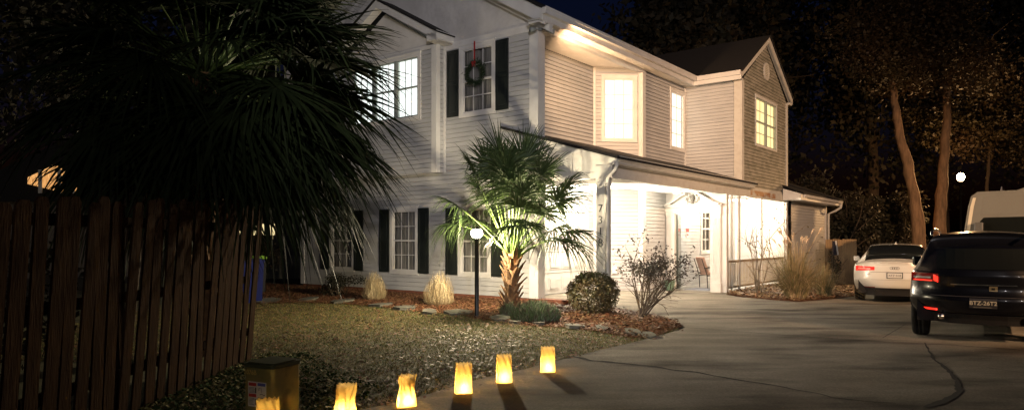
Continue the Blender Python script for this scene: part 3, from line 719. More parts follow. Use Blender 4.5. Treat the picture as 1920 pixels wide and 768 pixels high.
# ------------------------------------------------------------------ palms
UP = Vector((0,0,1))
def frond(parent, base, az, el, Lp, Lb, sag, droop, leaf_m, pet_m, nseg=42, spread=105, seg_w=.030, prad=.013):
    base = Vector(base); d0 = Vector((math.cos(az)*math.cos(el), math.sin(az)*math.cos(el), math.sin(el)))
    pts = [base+d0*Lp*k/6-UP*sag*(k/6)**2 for k in range(7)]
    hub = pts[-1]; d = (pts[-1]-pts[-2]).normalized()
    side = d.cross(UP)
    if side.length < .15: side = Vector((-math.sin(az), math.cos(az), 0))
    side.normalize(); nrm = side.cross(d).normalized(); roll = random.uniform(-.35, .35)
    side, nrm = side*math.cos(roll)+nrm*math.sin(roll), nrm*math.cos(roll)-side*math.sin(roll)
    q = []
    for j in range(nseg):
        ph = R(-spread+2*spread*(j+random.uniform(-.3, .3))/(nseg-1)); dirv = (d*math.cos(ph)+side*math.sin(ph)+nrm*(.12*abs(math.sin(ph)))).normalized()
        perp = dirv.cross(nrm).normalized(); L = Lb*(.62+.38*math.cos(ph*.75))*random.uniform(.9, 1.07)
        dr = droop*random.uniform(.6, 1.4); start = hub+d*(.06*Lb*math.cos(ph)); prev = None; kink = random.random() < .12
        for k in range(6):
            l_ = k/5; p = start+dirv*L*l_*(1-.12*dr*l_)-UP*dr*L*(l_**2.3)*(.75)
            if kink and l_ > .6: p -= UP*L*(l_-.6)*.7
            w = seg_w*min(1, .25+l_*2.6)*(1 if l_ < .45 else max(.03, (1-l_)/.55)**.8)*.5
            tw = perp*w+nrm*w*.35*(1 if j % 2 else -1)
            cur = (p-tw, p+tw)
            if prev: q += [prev[0], prev[1], cur[1], cur[0]]
            prev = cur
    o = npmesh('frond', [tuple(v) for v in q], 4, leaf_m, parent)
    m = MB(); m.tube(pts, [prad*1.7, prad*1.4, prad*1.15, prad, prad*.9, prad*.8, prad*.5], 5); m.build('petiole', pet_m, o, smooth=True)
    return o
def palm(name, label, loc, trunk_h, trunk_r, fronds, boots, lean=(0,0), leaf=palm_leaf, group=None, avoid=None):
    P = empty(name, loc, 0, label, 'palm tree', group)
    m = MB(); n = 10; m.tube([(lean[0]*k/n, lean[1]*k/n, -.1+(trunk_h+.1)*k/n) for k in range(n+1)], [trunk_r*(.85+.15*math.sin(k*1.3))*(1.12 if k == 0 else 1) for k in range(n+1)], 12); m.build('trunk', boot_m, P, smooth=True)
    for k in range(boots):
        u_ = (k+.5)/boots; z = .02+u_*(trunk_h-.02); th = k*2.399; c = Vector((lean[0]*z/trunk_h, lean[1]*z/trunk_h, z)); r0 = trunk_r*.80
        o_ = Vector((math.cos(th), math.sin(th), 0)); tt = Vector((-math.sin(th), math.cos(th), 0)); L = random.uniform(.17, .27); w = random.uniform(.055, .075)
        el = random.uniform(.35, .75); dd = (o_*math.cos(el+.45)*.72+UP*math.sin(el+.45)).normalized(); m = MB()
        a = c+o_*r0-UP*.05; mid = a+dd*L*.55+o_*.02; tip = a+dd*L+o_*random.uniform(.03, .075)
        wd = (w, w*.78, w*random.uniform(.25, .45)); th_ = (.03, .022, .012); ring = []
        for p, ww, h in zip((a, mid, tip), wd, th_):
            ring.append([p-tt*ww-o_*h*.3, p-tt*ww*.5+o_*h, p+tt*ww*.5+o_*h, p+tt*ww-o_*h*.3, p-o_*h])
        for A_, B_ in zip(ring, ring[1:]):
            for j in range(5): m.face([A_[j], A_[(j+1) % 5], B_[(j+1) % 5], B_[j]])
        m.face(ring[-1]); m.build('boot', boot_m, P)
    top = Vector((lean[0], lean[1], trunk_h))
    for f in fronds:
        az, el, Lp, Lb, sag, droop = f[:6]; lm, pm = f[6:8] if len(f) > 6 else (leaf, petiole_m)
        if avoid is not None:
            for _ in range(14):
                h_ = Vector((math.cos(az)*math.cos(el), math.sin(az)*math.cos(el), math.sin(el)))*Lp-UP*sag; o_ = Vector((math.cos(az), math.sin(az), 0))
                dmin = min((top+h_*u_-avoid).length for u_ in (.5,.75,1)); dmin = min(dmin, (top+h_+o_*.4-UP*.1-avoid).length, (top+h_+o_*.7-UP*.45-avoid).length)
                if dmin > .72: break
                az += .12
        b = top+Vector((math.cos(az), math.sin(az), 0))*trunk_r*.55+UP*random.uniform(-.12, .05)
        frond(P, b, az, el, Lp, Lb, sag, droop, lm, pm, seg_w=.030 if Lb < 1.08 else .046)
    return P
fr = []
for k in range(33):
    az = k*2.39996+.3; u_ = k/32; el = R(88-54*u_**.75+random.uniform(-5, 5))
    if abs((az-3.55+math.pi) % (2*math.pi)-math.pi) < .6: el = max(el, R(66))
    fr.append((az, el, 1.92-.38*u_-.28*max(0, math.cos(az+.5))*u_+random.uniform(-.1, .1), random.uniform(.92, 1.06), .06+.30*u_, .25+.65*u_))
for az in (2.55, 2.2, 4.75): fr.append((az, R(42+random.uniform(-6,6)), 1.62, .90, .40, 1.0))
sp = palm('palm_tree', 'short palm with shaggy orange brown trunk and fan fronds beside the lamp post', G(957,588), 1.20, .135, fr, 46, (.04,.02), avoid=G(894,595)+Vector((0,0,1.61))-G(957,588))
# the tall dark palm behind the plank fence
fr = []
for k in range(62):
    az = k*2.39996; u_ = k/61; el = R(80-120*u_+random.uniform(-8, 8))
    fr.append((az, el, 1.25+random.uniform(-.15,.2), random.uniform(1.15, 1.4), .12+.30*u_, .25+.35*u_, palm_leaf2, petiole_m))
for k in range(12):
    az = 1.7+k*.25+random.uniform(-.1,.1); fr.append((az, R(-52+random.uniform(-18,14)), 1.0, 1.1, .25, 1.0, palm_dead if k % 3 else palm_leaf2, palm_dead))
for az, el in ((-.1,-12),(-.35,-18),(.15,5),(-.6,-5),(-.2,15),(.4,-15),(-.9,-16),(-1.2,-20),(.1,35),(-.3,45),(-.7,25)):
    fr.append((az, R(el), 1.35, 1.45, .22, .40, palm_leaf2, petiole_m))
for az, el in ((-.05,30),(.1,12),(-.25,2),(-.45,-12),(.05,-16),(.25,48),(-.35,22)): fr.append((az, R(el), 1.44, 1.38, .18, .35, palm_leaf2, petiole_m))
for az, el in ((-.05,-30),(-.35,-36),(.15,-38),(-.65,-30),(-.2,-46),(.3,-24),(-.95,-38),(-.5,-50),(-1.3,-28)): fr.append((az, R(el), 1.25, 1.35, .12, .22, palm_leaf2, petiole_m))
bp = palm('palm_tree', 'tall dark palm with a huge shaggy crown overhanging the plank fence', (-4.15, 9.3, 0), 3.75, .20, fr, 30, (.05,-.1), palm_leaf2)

# ------------------------------------------------------------------ other plants
def leaf_quads(c, n, rad, size, shell=.55, seed=0):
    g = np.random.default_rng(seed); v = g.normal(size=(n, 3)); v /= np.linalg.norm(v, axis=1)[:, None]
    r_ = (shell+(1-shell)*g.random(n)**.7)
    p = np.asarray(c)+v*r_[:, None]*np.asarray(rad); a = g.normal(size=(n, 3)); a /= np.linalg.norm(a, axis=1)[:, None]
    b = np.cross(a, g.normal(size=(n, 3))); b /= np.linalg.norm(b, axis=1)[:, None]; s = size*g.uniform(.6, 1.3, n)[:, None]
    return np.stack([p-a*s*.5, p-b*s*.28, p+a*s*.5, p+b*s*.28], 1)
def limb(m, p, d, L, r0, depth, tips, wob=.25, split=3, shrink=.62, n=5):
    pts = [p]; dd = d.normalized()
    for k in range(5):
        dd = (dd+Vector((random.gauss(0,wob), random.gauss(0,wob), random.gauss(0,wob)*.6))*.35).normalized(); pts.append(pts[-1]+dd*L/5)
    m.tube(pts, [r0*(1-.5*k/5) for k in range(6)], n)
    tips += pts[3:]
    if depth:
        for _ in range(split):
            q = pts[random.choice((2,3,4,5))]; nd = (dd+Vector((random.gauss(0,.7), random.gauss(0,.7), random.gauss(.15,.5)))).normalized()
            limb(m, q, nd, L*shrink*random.uniform(.8,1.2), r0*.5, depth-1, tips, wob, split, shrink, max(3, n-1))
# round leafy bush
c = G(1112,588); B = empty('bush', c, 0, 'round clipped bush with small brown green leaves in front of the numbered post', 'bush')
q = [leaf_quads((0,0,.42), 4200, (.56,.52,.46), .055, .62, 1)]
for k in range(26):
    a = random.uniform(0,6.28); e = random.uniform(-.1,1.3); q.append(leaf_quads((.47*math.cos(a)*math.cos(e), .45*math.sin(a)*math.cos(e), .42+.42*math.sin(e)), 90, (.11,.11,.09), .05, .2, 50+k))
npmesh('foliage', np.concatenate(q), 4, leaf_bush, B)
m = MB(); tips = []
for k in range(9): limb(m, Vector((random.uniform(-.1,.1), random.uniform(-.1,.1), 0)), Vector((random.uniform(-.8,.8), random.uniform(-.8,.8), 1)), .5, .012, 1, tips)
m.build('stem', twig_m, B)
# spindly bush
c = G(1202,597); B = empty('bush', c, 0, 'tall spindly bush with many bare stems and sparse small leaves at its top', 'bush')
m = MB(); tips = []
for k in range(15):
    a = random.uniform(0, 6.28); l_ = random.uniform(.12,.55); st = random.random()
    limb(m, Vector((random.uniform(-.08,.08), random.uniform(-.08,.08), 0)), Vector((l_*math.cos(a)+.15, l_*math.sin(a), 1)), .75+.3*st, .017, 2, tips, .35, 4, .55)
m.build('stem', twig_m, B)
T = np.array([tuple(t) for t in tips]); T = T[(T[:,2] > .8)]; T = T[rng.integers(0, len(T), 1500)]+rng.normal(0, .05, (1500,3))
q = [leaf_quads(t, 1, (.01,.01,.01), .055, .5, 200+i) for i, t in enumerate(T)]; npmesh('foliage', np.concatenate(q), 4, [mat('leaf_grey_green', (.09,.10,.07), (.13,.09,.07), rough=.6, scale=5)], B)
# bare shrub beside the railing
c = G(1424,552); B = empty('shrub', c, 0, 'leafless shrub with upright bare stems in front of the porch railing', 'shrub'); m = MB(); tips = []
for d, L in (((-.22,0,1),1.75),((-.05,.1,1),1.6),((.16,0,1),1.9),((.30,-.1,1),1.5),((-.35,.1,1),1.1),((.05,-.1,1),1.2)): limb(m, Vector((random.uniform(-.1,.1),0,0)), Vector(d), L*.82, .022, 2, tips, .22, 3, .42)
m.build('stem', mat('pale_twig', (.30,.23,.16), (.2,.15,.1), rough=.8, scale=6), B)
c = G(1478,560); B = empty('shrub', c, 0, 'thin arching twigs with dried seed heads, left of the large grass clump', 'shrub'); m = MB(); tips = []
for d, L in (((-.5,.2,1.0),2.3),((-.25,.1,1.2),2.4),((.05,0,1),2.5),((-.7,0,1),2.0),((.3,0,1),2.0)): limb(m, Vector((0,0,0)), Vector(d), L*.8, .012, 1, tips, .25, 4, .35)
m.build('stem', twig_m, B); T = np.array([tuple(t) for t in tips]); T = T[T[:,2] > 1.0]
npmesh('foliage', np.concatenate([leaf_quads(t+rng.normal(0,.03,3), 2, (.02,.02,.02), .055, .5, 900+i) for i, t in enumerate(T)]), 4, leaf_bush, B)

def grass_clump(name, label, c, n, L, arch, mats, w=.008, base_r=.12, cat='ornamental grass', group=None, plumes=0, upright=0, cut=None, nseg=6):
    q = []; mi = []
    for k in range(n):
        a = random.uniform(0, 6.283); l_ = L*random.uniform(.6, 1.1); sp_ = abs(random.gauss(0, arch)); r_ = base_r*math.sqrt(random.random())
        b = Vector((r_*math.cos(a+random.uniform(-.6,.6)), r_*math.sin(a+random.uniform(-.6,.6)), 0)); o_ = Vector((math.cos(a), math.sin(a), 0)); t_ = Vector((-math.sin(a), math.cos(a), 0)).lerp(Vector((1,0,0)), .3)
        prev = None; dr = random.uniform(.5, 1.3)
        for j in range(nseg+1):
            u_ = j/nseg; p = b+o_*l_*sp_*(u_**1.4)+UP*(l_*(u_-(.45*dr*sp_*1.3)*u_**2.6))
            if p.z < .01: p.z = .01+.02*random.random()
            ww = w*(1-u_*.85); cur = (p-t_*ww, p+t_*ww)
            if prev: q += [prev[0], prev[1], cur[1], cur[0]]; mi.append(k % len(mats))
            prev = cur
    B = empty(name, c, 0, label, cat, group)
    o = npmesh('blades', [tuple(v) for v in q], 4, mats, B); o.data.polygons.foreach_set('material_index', np.array(mi, np.int32))
    if plumes:
        m = MB()
        for k in range(plumes):
            a = random.uniform(0, 6.283); o_ = Vector((math.cos(a), math.sin(a), 0)); s_ = random.uniform(.1,.5); h = L*random.uniform(.95,1.25)
            pts = [o_*s_*h*(u_**1.6)+UP*h*(u_-.12*s_*u_**3) for u_ in np.linspace(0,1,7)]; m.tube(pts, .004, 3)
            pl = [pts[-1]+(pts[-1]-pts[-2]).normalized()*.09*j-UP*.012*j*j for j in range(4)]; m.tube(pl, [.008,.022,.018,.004], 5)
        m.build('plumes', mat('plume', (.50,.38,.26), rough=.95), B)
    return B
sm_ = [straw2, mat('straw_grass_b', (.25,.20,.09), rough=.85), mat('straw_grass_c', (.44,.33,.19), rough=.85), mat('straw_grass_d', (.15,.15,.06), rough=.8)]
grass_clump('ornamental_grass', 'large fountain shaped clump of tan ornamental grass beside the porch railing', G(1492,560), 1500, 1.45, .62, sm_, .009, .22, plumes=22)
grass_clump('ornamental_grass', 'smaller tan grass clump right of the large one, at the low wing wall', G(1545,556), 380, .95, .55, sm_, .010, .15)
def bundle(label, px, py, h, r_, seed):
    random.seed(seed); B = empty('ornamental_grass', G(px, py), 0, label, 'ornamental grass', 'cut back straw clumps in the mulch bed'); q = []; mi = []
    for k in range(900):
        a = random.uniform(0,6.283); rr = r_*math.sqrt(random.random()); o_ = Vector((math.cos(a), math.sin(a), 0)); L = h*random.uniform(.35,1.22)*(1.05-.35*(rr/r_)**2); prev = None
        t_ = Vector((-math.sin(a), math.cos(a), 0)).lerp(Vector((random.uniform(-1,1),random.uniform(-1,1),0)), .5)
        wob = random.uniform(-.05,.05); ben = random.random() < .3
        for j in range(6):
            u_ = j/5; bul = math.sin(u_*2.4+.35); p = o_*rr*(.55+.55*bul)+Vector((wob*u_, wob*.5*u_, L*u_))+t_*.03*math.sin(u_*6+k)
            if ben and u_ > .7: p += o_*(u_-.7)*.35*rr/r_-UP*(u_-.7)*.3
            w = .0075*(1-.6*u_); p += Vector((math.sin(k*1.3)*.03*u_*u_, math.cos(k*2.1)*.03*u_*u_, 0)); cur = (p-t_*w, p+t_*w)
            if prev: q += [prev[0], prev[1], cur[1], cur[0]]; mi.append(k % 3)
            prev = cur
    o = npmesh('blades', [tuple(v) for v in q], 4, [straw, mat('straw_b', (.55,.45,.27), rough=.85), mat('straw_c', (.33,.24,.12), rough=.85)], B); o.data.polygons.foreach_set('material_index', np.array(mi, np.int32))
bundle('tied straw coloured grass clump below the palm fronds, left of its twin', 702, 562, .60, .26, 3)
bundle('bright straw coloured grass clump left of the black lamp post', 824, 572, .66, .31, 4)
random.seed(21)
def tuft(name, label, px, py, r_, h, n, mats, cat='bush'):
    B = empty(name, G(px,py), 0, label, cat); q = []; mi = []
    for k in range(n):
        a = random.uniform(0,6.283); rr = math.sqrt(random.random()); b = Vector((r_[0]*rr*math.cos(a), r_[1]*rr*math.sin(a), 0)); hh = h*(1-.65*rr*rr)*random.uniform(.5,1.1)
        p = b+UP*hh*random.uniform(.3,.8); d = Vector((random.gauss(b.x*.8,.35), random.gauss(0,.35), 1)).normalized(); L = random.uniform(.07,.14)
        sd = d.cross(Vector((random.random(), random.random(), .2))).normalized()*.006
        q += [p-sd, p+sd, p+d*L+sd*.4, p+d*L-sd*.4]; mi.append(k % len(mats))
        if k % 12 == 0: q += [b-sd*.6, b+sd*.6, p+sd*.6, p-sd*.6]; mi.append(len(mats)-1)
    o = npmesh('foliage', [tuple(v) for v in q], 4, mats, B); o.data.polygons.foreach_set('material_index', np.array(mi, np.int32))
gb = [mat('herb_green', (.10,.17,.06)), mat('herb_grey', (.17,.19,.12)), mat('herb_dark', (.06,.10,.035)), twig_m]
tuft('bush', 'low feathery green herb bush at the foot of the short palm', 1003, 604, (.44,.28), .46, 6500, gb)
tuft('bush', 'tiny feathery green plant left of the palm trunk base', 952, 594, (.14,.12), .32, 900, gb)
def leafy(name, label, loc, rad, n, size, m_, h0=.5, cat='bush', shell=.35, clumps=7, sd=0, group=None, stems=5):
    B = empty(name, loc, 0, label, cat, group); random.seed(sd+99); q = []
    for k in range(clumps):
        c = np.array([random.uniform(-.55,.55)*rad[0], random.uniform(-.55,.55)*rad[1], h0+random.uniform(-.5,.55)*rad[2]]); q.append(leaf_quads(c, n//clumps, np.array(rad)*random.uniform(.35,.6), size, shell, sd+k))
    npmesh('foliage', np.concatenate(q), 4, m_, B)
    m = MB(); t = []
    for k in range(stems): limb(m, Vector((random.uniform(-.2,.2)*rad[0],0,-.05)), Vector((random.uniform(-.5,.5), random.uniform(-.5,.5), 1)), h0, .02*max(1,rad[2]*.6), 1, t)
    m.build('stem', twig_m, B); return B
leafy('bush', 'dark low bush under the far left window', G(640,556), (.7,.5,.35), 2200, .05, leaf_dark, .32, sd=5)
leafy('bush', 'dark scraggly bush beyond the fence end, left of the house corner', (-7.6, 20.3, 0), (.9,.6,.8), 1600, .07, leaf_amber, .7, sd=6)
leafy('bush', 'small dark bush against the pine board fence', (12.35, 26.4, -.26), (.3,.25,.6), 900, .07, leaf_dark, .8, sd=8)
# pot with a plant by the door
c = Vector((*house_xy(6.35, .0-.30), .02)); Pp = empty('potted_plant', c, 0, 'pale green pot with drooping leaves left of the front door', 'plant')
MB().lathe([(0,0),(.11,0),(.16,.26),(.18,.28),(.17,.30),(.15,.29),(0,.27)], n=18).build('pot', mat('pot_green', (.22,.36,.26), rough=.4), Pp, smooth=True)
q = []
for k in range(40):
    a = random.uniform(0,6.28); pr = None
    for j in range(5):
        u_ = j/4; p = Vector((math.cos(a)*.28*u_, math.sin(a)*.28*u_, .28+.25*u_-.38*u_*u_*random.uniform(.6,1.2))); w = .012*(1-u_*.8); t_ = Vector((-math.sin(a),math.cos(a),0)); cu = (p-t_*w, p+t_*w)
        if pr: q += [pr[0],pr[1],cu[1],cu[0]]
        pr = cu
npmesh('foliage', [tuple(v) for v in q], 4, [palm_dead], Pp)

# ------------------------------------------------------------------ lamp post
c = G(894,595); Lp = empty('lamp_post', c, 0, 'black garden lamp post with a glowing lantern beside the short palm', 'lamp post')
MB().lathe([(.055,-.1),(.055,.03),(.042,.05),(.040,1.46),(.05,1.47),(.05,1.50),(0,1.50)], n=14).build('pole', metal_dark, Lp, smooth=True)
LZ = 1.50
MB().lathe([(0,0),(.06,0),(.075,.02),(.075,.03),(0,.035)], (0,0,LZ), 14).build('lamp_base', metal_dark, Lp, smooth=True)
MB().lathe([(.055,.03),(.09,.06),(.112,.11),(.108,.16),(.075,.20)], (0,0,LZ), 16).build('lamp_glass', glow('lantern_lit', (1,.86,.60), 60), Lp, smooth=True)
MB().lathe([(.082,.198),(.07,.21),(.035,.23),(.012,.24),(.012,.255),(0,.26)], (0,0,LZ), 16).build('lamp_cap', metal_dark, Lp, smooth=True)
light('lantern', 'POINT', (0.0,-.0,LZ+.11), 600, (1,.83,.56), Lp, shadow_soft_size=.05)

# ------------------------------------------------------------------ luminarias
paper = mat('luminaria_paper', (.80,.60,.30), (.70,.50,.22), rough=.9, scale=9, translucent=.75, stretch=(1,1,.3))
def luminaria(px, py, h, rz, twist, lean, label, flower=0, pinch=0.0):
    c = G(px, py, .010); B = empty('luminaria', c, rz, label, 'luminaria', 'glowing paper bags along the lawn edge')
    w, dd = .088, .055; nz_ = 14; ring = []
    per = []
    for (x, y), (x2, y2) in (((-w,-dd),(w,-dd)), ((w,-dd),(w,dd)), ((w,dd),(-w,dd)), ((-w,dd),(-w,-dd))):
        n = 18 if abs(x2-x) > .1 else 10
        for k in range(n): per.append((x+(x2-x)*k/n, y+(y2-y)*k/n, k/n, n))
    N_ = len(per)
    for j in range(nz_+1):
        u_ = j/nz_; r_ = []
        tw = twist*(u_-.5)*1.0*max(0,(u_-.3)); ca, sa = math.cos(tw), math.sin(tw); narrow = 1-.10*u_-pinch*math.exp(-((u_-.55)/.22)**2)
        for i, (x, y, k, n) in enumerate(per):
            fold = .85+.15*abs(math.sin(math.pi*(k))) if n == 10 else 1
            cr = .0035*math.sin(i*.9+j*.7)*u_+pinch*.03*math.sin(i*.8)*u_
            X = x*narrow*(fold if n == 10 else 1)+cr; Y_ = y*narrow+cr; X, Y_ = X*ca-Y_*sa, X*sa+Y_*ca
            z = h*u_
            if j == nz_: z += .008*math.cos(i*2*math.pi/4)+.0
            r_.append((X+lean[0]*u_*u_, Y_+lean[1]*u_*u_, z))
        ring.append(r_)
    v = [p for r_ in ring for p in r_]; f = []
    hole = set()
    if flower:
        for j in range(nz_):
            for i in range(18):
                X, Zc = per[i][0]+w/18, h*(j+.5)/nz_; rx, rz_ = X, Zc-h*.60; rr = math.hypot(rx, rz_)
                if .012 < rr < .048 and math.cos(4*math.atan2(rz_, rx)*2) > .25: hole.add((j, i))
    for j in range(nz_):
        for i in range(N_):
            if (j, i) in hole: continue
            f.append((j*N_+i, j*N_+(i+1) % N_, (j+1)*N_+(i+1) % N_, (j+1)*N_+i))
    me = bpy.data.meshes.new('paper_bag'); me.from_pydata(v, [], f); me.materials.append(paper); o = bpy.data.objects.new('paper_bag', me); col.objects.link(o); o.parent = B
    MB().box(-w*.97, w*.97, -dd*.97, dd*.97, .0, .003).build('bag_base', paper, B)
    MB().lathe([(0,.004),(.02,.004),(.02,.03),(0,.03)], n=10).build('candle', mat('candle_wax', (.9,.8,.6), emit=(1,.6,.15), estr=3), B)
    MB().lathe([(0,.030),(.006,.036),(.005,.046),(0,.060)], n=8).build('flame', mat('flame_m', (1,.7,.3), emit=(1,.62,.18), estr=40), B, smooth=True)
    light('candle_light', 'POINT', (0,0,.045), 3.6, (1,.68,.20), B, shadow_soft_size=.012)
luminaria(502,822,.30,.15,.2,(0,0),'glowing paper luminaria bag directly in front of the green utility box')
luminaria(647,787,.30,-.3,1.1,(.012,.01),'glowing crumpled luminaria bag between the utility box and the twisted one', pinch=.15)
luminaria(762,762,.285,.5,-1.6,(.012,0),'glowing twisted luminaria bag, narrow in the middle, left of the flower cut one', pinch=.2)
luminaria(869,737,.295,.30,0,(.006,0),'glowing luminaria bag with a cut out flower on its front', flower=1)
luminaria(945,717,.295,.18,0,(0,0),'glowing luminaria bag between the flower cut one and the farthest one')
luminaria(1027,697,.285,.12,.1,(0,0),'glowing luminaria bag farthest along the row, nearest the driveway crack')

# ------------------------------------------------------------------ green utility pedestal
c = Vector((-1.955, 5.62, 0)); U = empty('utility_box', c, R(-25), 'green metal utility pedestal with a warning sticker beside the plank fence', 'utility box')
ug = mat('utility_green', (.20,.19,.07), (.30,.23,.07), rough=.5, scale=5, contrast=(.4,.62), c3=(.03,.03,.015), scale3=4)
bw_ = .155; m = MB(); hh = .54
def rbox(x, y, r_, n=5):
    P = []
    for cx, cy, a0 in ((x-r_,y-r_,0),(-x+r_,y-r_,90),(-x+r_,-y+r_,180),(x-r_,-y+r_,270)):
        for k in range(n+1): a = R(a0+90*k/n); P.append((cx+r_*math.cos(a), cy+r_*math.sin(a)))
    return P
pr = rbox(bw_, bw_, .03); m.prism([(x, y, .12) for x, y in pr], (0,0,hh-.12)); m.prism([(x*1.06, y*1.06, -.05) for x, y in pr], (0,0,.19)); m.build('cabinet', ug, U)
MB().prism([(x*1.05, y*1.05, hh-.012) for x, y in pr], (0,0,.028)).prism([(x*.9, y*.9, hh+.014) for x, y in pr], (0,0,.012)).build('lid', mat('utility_lid', (.07,.08,.035), rough=.5), U, bevel=.006)
sy = -bw_-.002   # the sticker side looks along local -Y
stc = MB(); stc.box(-.105, .085, sy-.001, sy+.001, .215, .415); stc = stc.build('sticker', mat('sticker_white', (.62,.62,.58)), U)
MB().box(-.098,-.018,sy-.003,sy-.001,.440,.466).build('sticker_band', mat('sticker_red', (.45,.04,.03)), stc); MB().box(-.098,-.018,sy-.003,sy-.001,.352,.378).build('sticker_band', MATS['sticker_red'], stc)
MB().box(-.002,.078,sy-.003,sy-.001,.445,.468).build('sticker_band', mat('sticker_blue', (.08,.10,.36)), stc)
m = MB()
for z in (.425,.415,.405,.395,.385,.340,.330,.320,.310,.300,.290): m.box(-.098, -.098+random.uniform(.04,.07), sy-.003, sy-.001, z, z+.0035)
for z in (.350,.342,.334,.322,.314,.306,.298,.290): m.box(-.002, -.002+random.uniform(.05,.078), sy-.003, sy-.001, z, z+.0035)
m.box(-.030,-.018,sy-.003,sy-.001,.385,.430); m.box(-.028,-.02,sy-.003,sy-.001,.292,.34)
m.tube([(.004,sy-.002,.43),(.01,sy-.002,.405),(.016,sy-.002,.43),(.022,sy-.002,.43),(.034,sy-.002,.43),(.04,sy-.002,.395)], .002, 4); m.tube([(.02,sy-.002,.375),(.04,sy-.002,.384),(.06,sy-.002,.374),(.075,sy-.002,.38)], .0025, 4)
m.build('sticker_text', mat('ink', (.05,.05,.05)), stc)
for o_ in stc.children: o_.location.z = -.06
text_part('box_number', '1076B', .052, mat('stencil_yellow', (.55,.40,.10)), U, (-.085, sy-.001, .485), (R(90),0,0), .001, bold=.001)

# ------------------------------------------------------------------ plank fence, left
F0 = Vector((-3.30, 8.55, 0)); F1 = Vector((-3.42, 3.2, 0)); fd = (F1-F0); FLn = fd.length; fd.normalize()
pf = empty('plank_fence', F0, math.atan2(fd.y, fd.x), 'old dark wooden plank fence with leaning boards under the big palm', 'fence')
random.seed(5); x = .0; k = 0
while x < FLn:
    w = random.uniform(.13,.15); h = 2.02-.05*x+random.uniform(-.03,.03); ln = .20+random.uniform(-.05,.05)-.02*x; ty = .12+random.uniform(-.06,.06)
    m = MB(); m.obox((0,0,0), T_, (Z_-T_*ln*.35+S_*ty*.3).normalized(), S_, -w/2, w/2, -.02, h-.04, 0, .018)
    b0 = Vector((0,0,0)); Uv = (Z_-T_*ln*.35+S_*ty*.3).normalized(); m.prism([b0-T_*w/2+Uv*(h-.04), b0+T_*w/2+Uv*(h-.04), b0+T_*w*.3+Uv*h, b0-T_*w*.3+Uv*h], (0,.018,0))
    o = m.build('board', wood_fence, pf); o.location = (x, random.uniform(0,.012), 0); x += w+random.uniform(.03,.075)
for z in (.35, 1.0, 1.65): MB().box(-.05, FLn, -.045, -.004, z, z+.09).build('rail', wood_fence, pf)
for x in (.1, 2.5, 5.0): MB().box(x, x+.09, -.14, -.05, -.1, 1.85).build('fence_post', wood_fence, pf)

# ------------------------------------------------------------------ far right pine fence, garden flag
pf2 = empty('board_fence', (12.4, 27.2, -.26), R(3), 'pale pine board fence between the low wing and the white sedan', 'fence')
for k in range(13):
    h = 1.80+random.uniform(-.02,.02); MB().box(0,.088,0,.02,0,h).build('board', wood_pine, pf2).location = (k*.098, random.uniform(0,.01), 0)
for z in (.3,1.4): MB().box(0,1.28,.021,.06,z,z+.09).build('rail', wood_pine, pf2)
fg = empty('garden_flag', (12.1, 26.0, -.25), R(10), 'small dark and white garden flag on a thin pole by the far downspout', 'flag')
MB().tube([(0,0,0),(0,0,1.75),(.22,0,1.78)], .01, 6).build('pole', metal_dark, fg)
m = MB(); m.prism([(.02,0,1.72),(.13,0,1.74),(.22,.02,1.2),(.05,.02,1.18)], (0,.004,0)); m.build('banner', mat('banner_dark', (.02,.02,.035)), fg)
MB().prism([(.11,-.006,1.74),(.19,-.006,1.74),(.27,-.006,1.22),(.22,-.006,1.20)], (0,.004,0)).build('banner_edge', mat('banner_white', (.6,.58,.55)), fg)

# ------------------------------------------------------------------ wreath on the upstairs window
wc = empty('wreath', (*house_xy(-.075, 1.84), 5.62), HANG-math.pi/2, 'green wreath with a red ribbon hanging on the dark upstairs window', 'wreath')
q = []
for k in range(420):
    a = random.uniform(0,6.283); r_ = .25+random.gauss(0,.04); c = Vector((r_*math.cos(a), random.gauss(0,.02), r_*math.sin(a)))
    for j in range(7):
        d = Vector((random.gauss(math.cos(a)*.4,1), random.gauss(0,.6), random.gauss(math.sin(a)*.4,1))).normalized(); L = random.uniform(.035,.075); sd = d.cross(Vector((.3,.5,.8))).normalized()*.004; q += [c-sd, c+sd, c+d*L+sd*.4, c+d*L-sd*.4]
npmesh('foliage', [tuple(v) for v in q], 4, [mat('wreath_green', (.03,.055,.022))], wc)
rr_ = mat('ribbon_red', (.42,.02,.02), rough=.5)
m = MB(); m.obox((0,0,.2), T_, Z_, -S_, -.02, .02, 0, .56, .01, .016); m.build('ribbon', rr_, wc)
m = MB()
for s_ in (-1,1):
    m.tube([(0,-.05,.22),(s_*.03,-.07,.25),(s_*.055,-.05,.24),(s_*.05,-.05,.21),(0,-.05,.21)], [.008,.013,.014,.012,.006], 6); m.tube([(0,-.05,.21),(s_*.03,-.06,.17),(s_*.045,-.05,.13)], [.006,.011,.01], 5)
m.build('bow', rr_, wc, smooth=True)

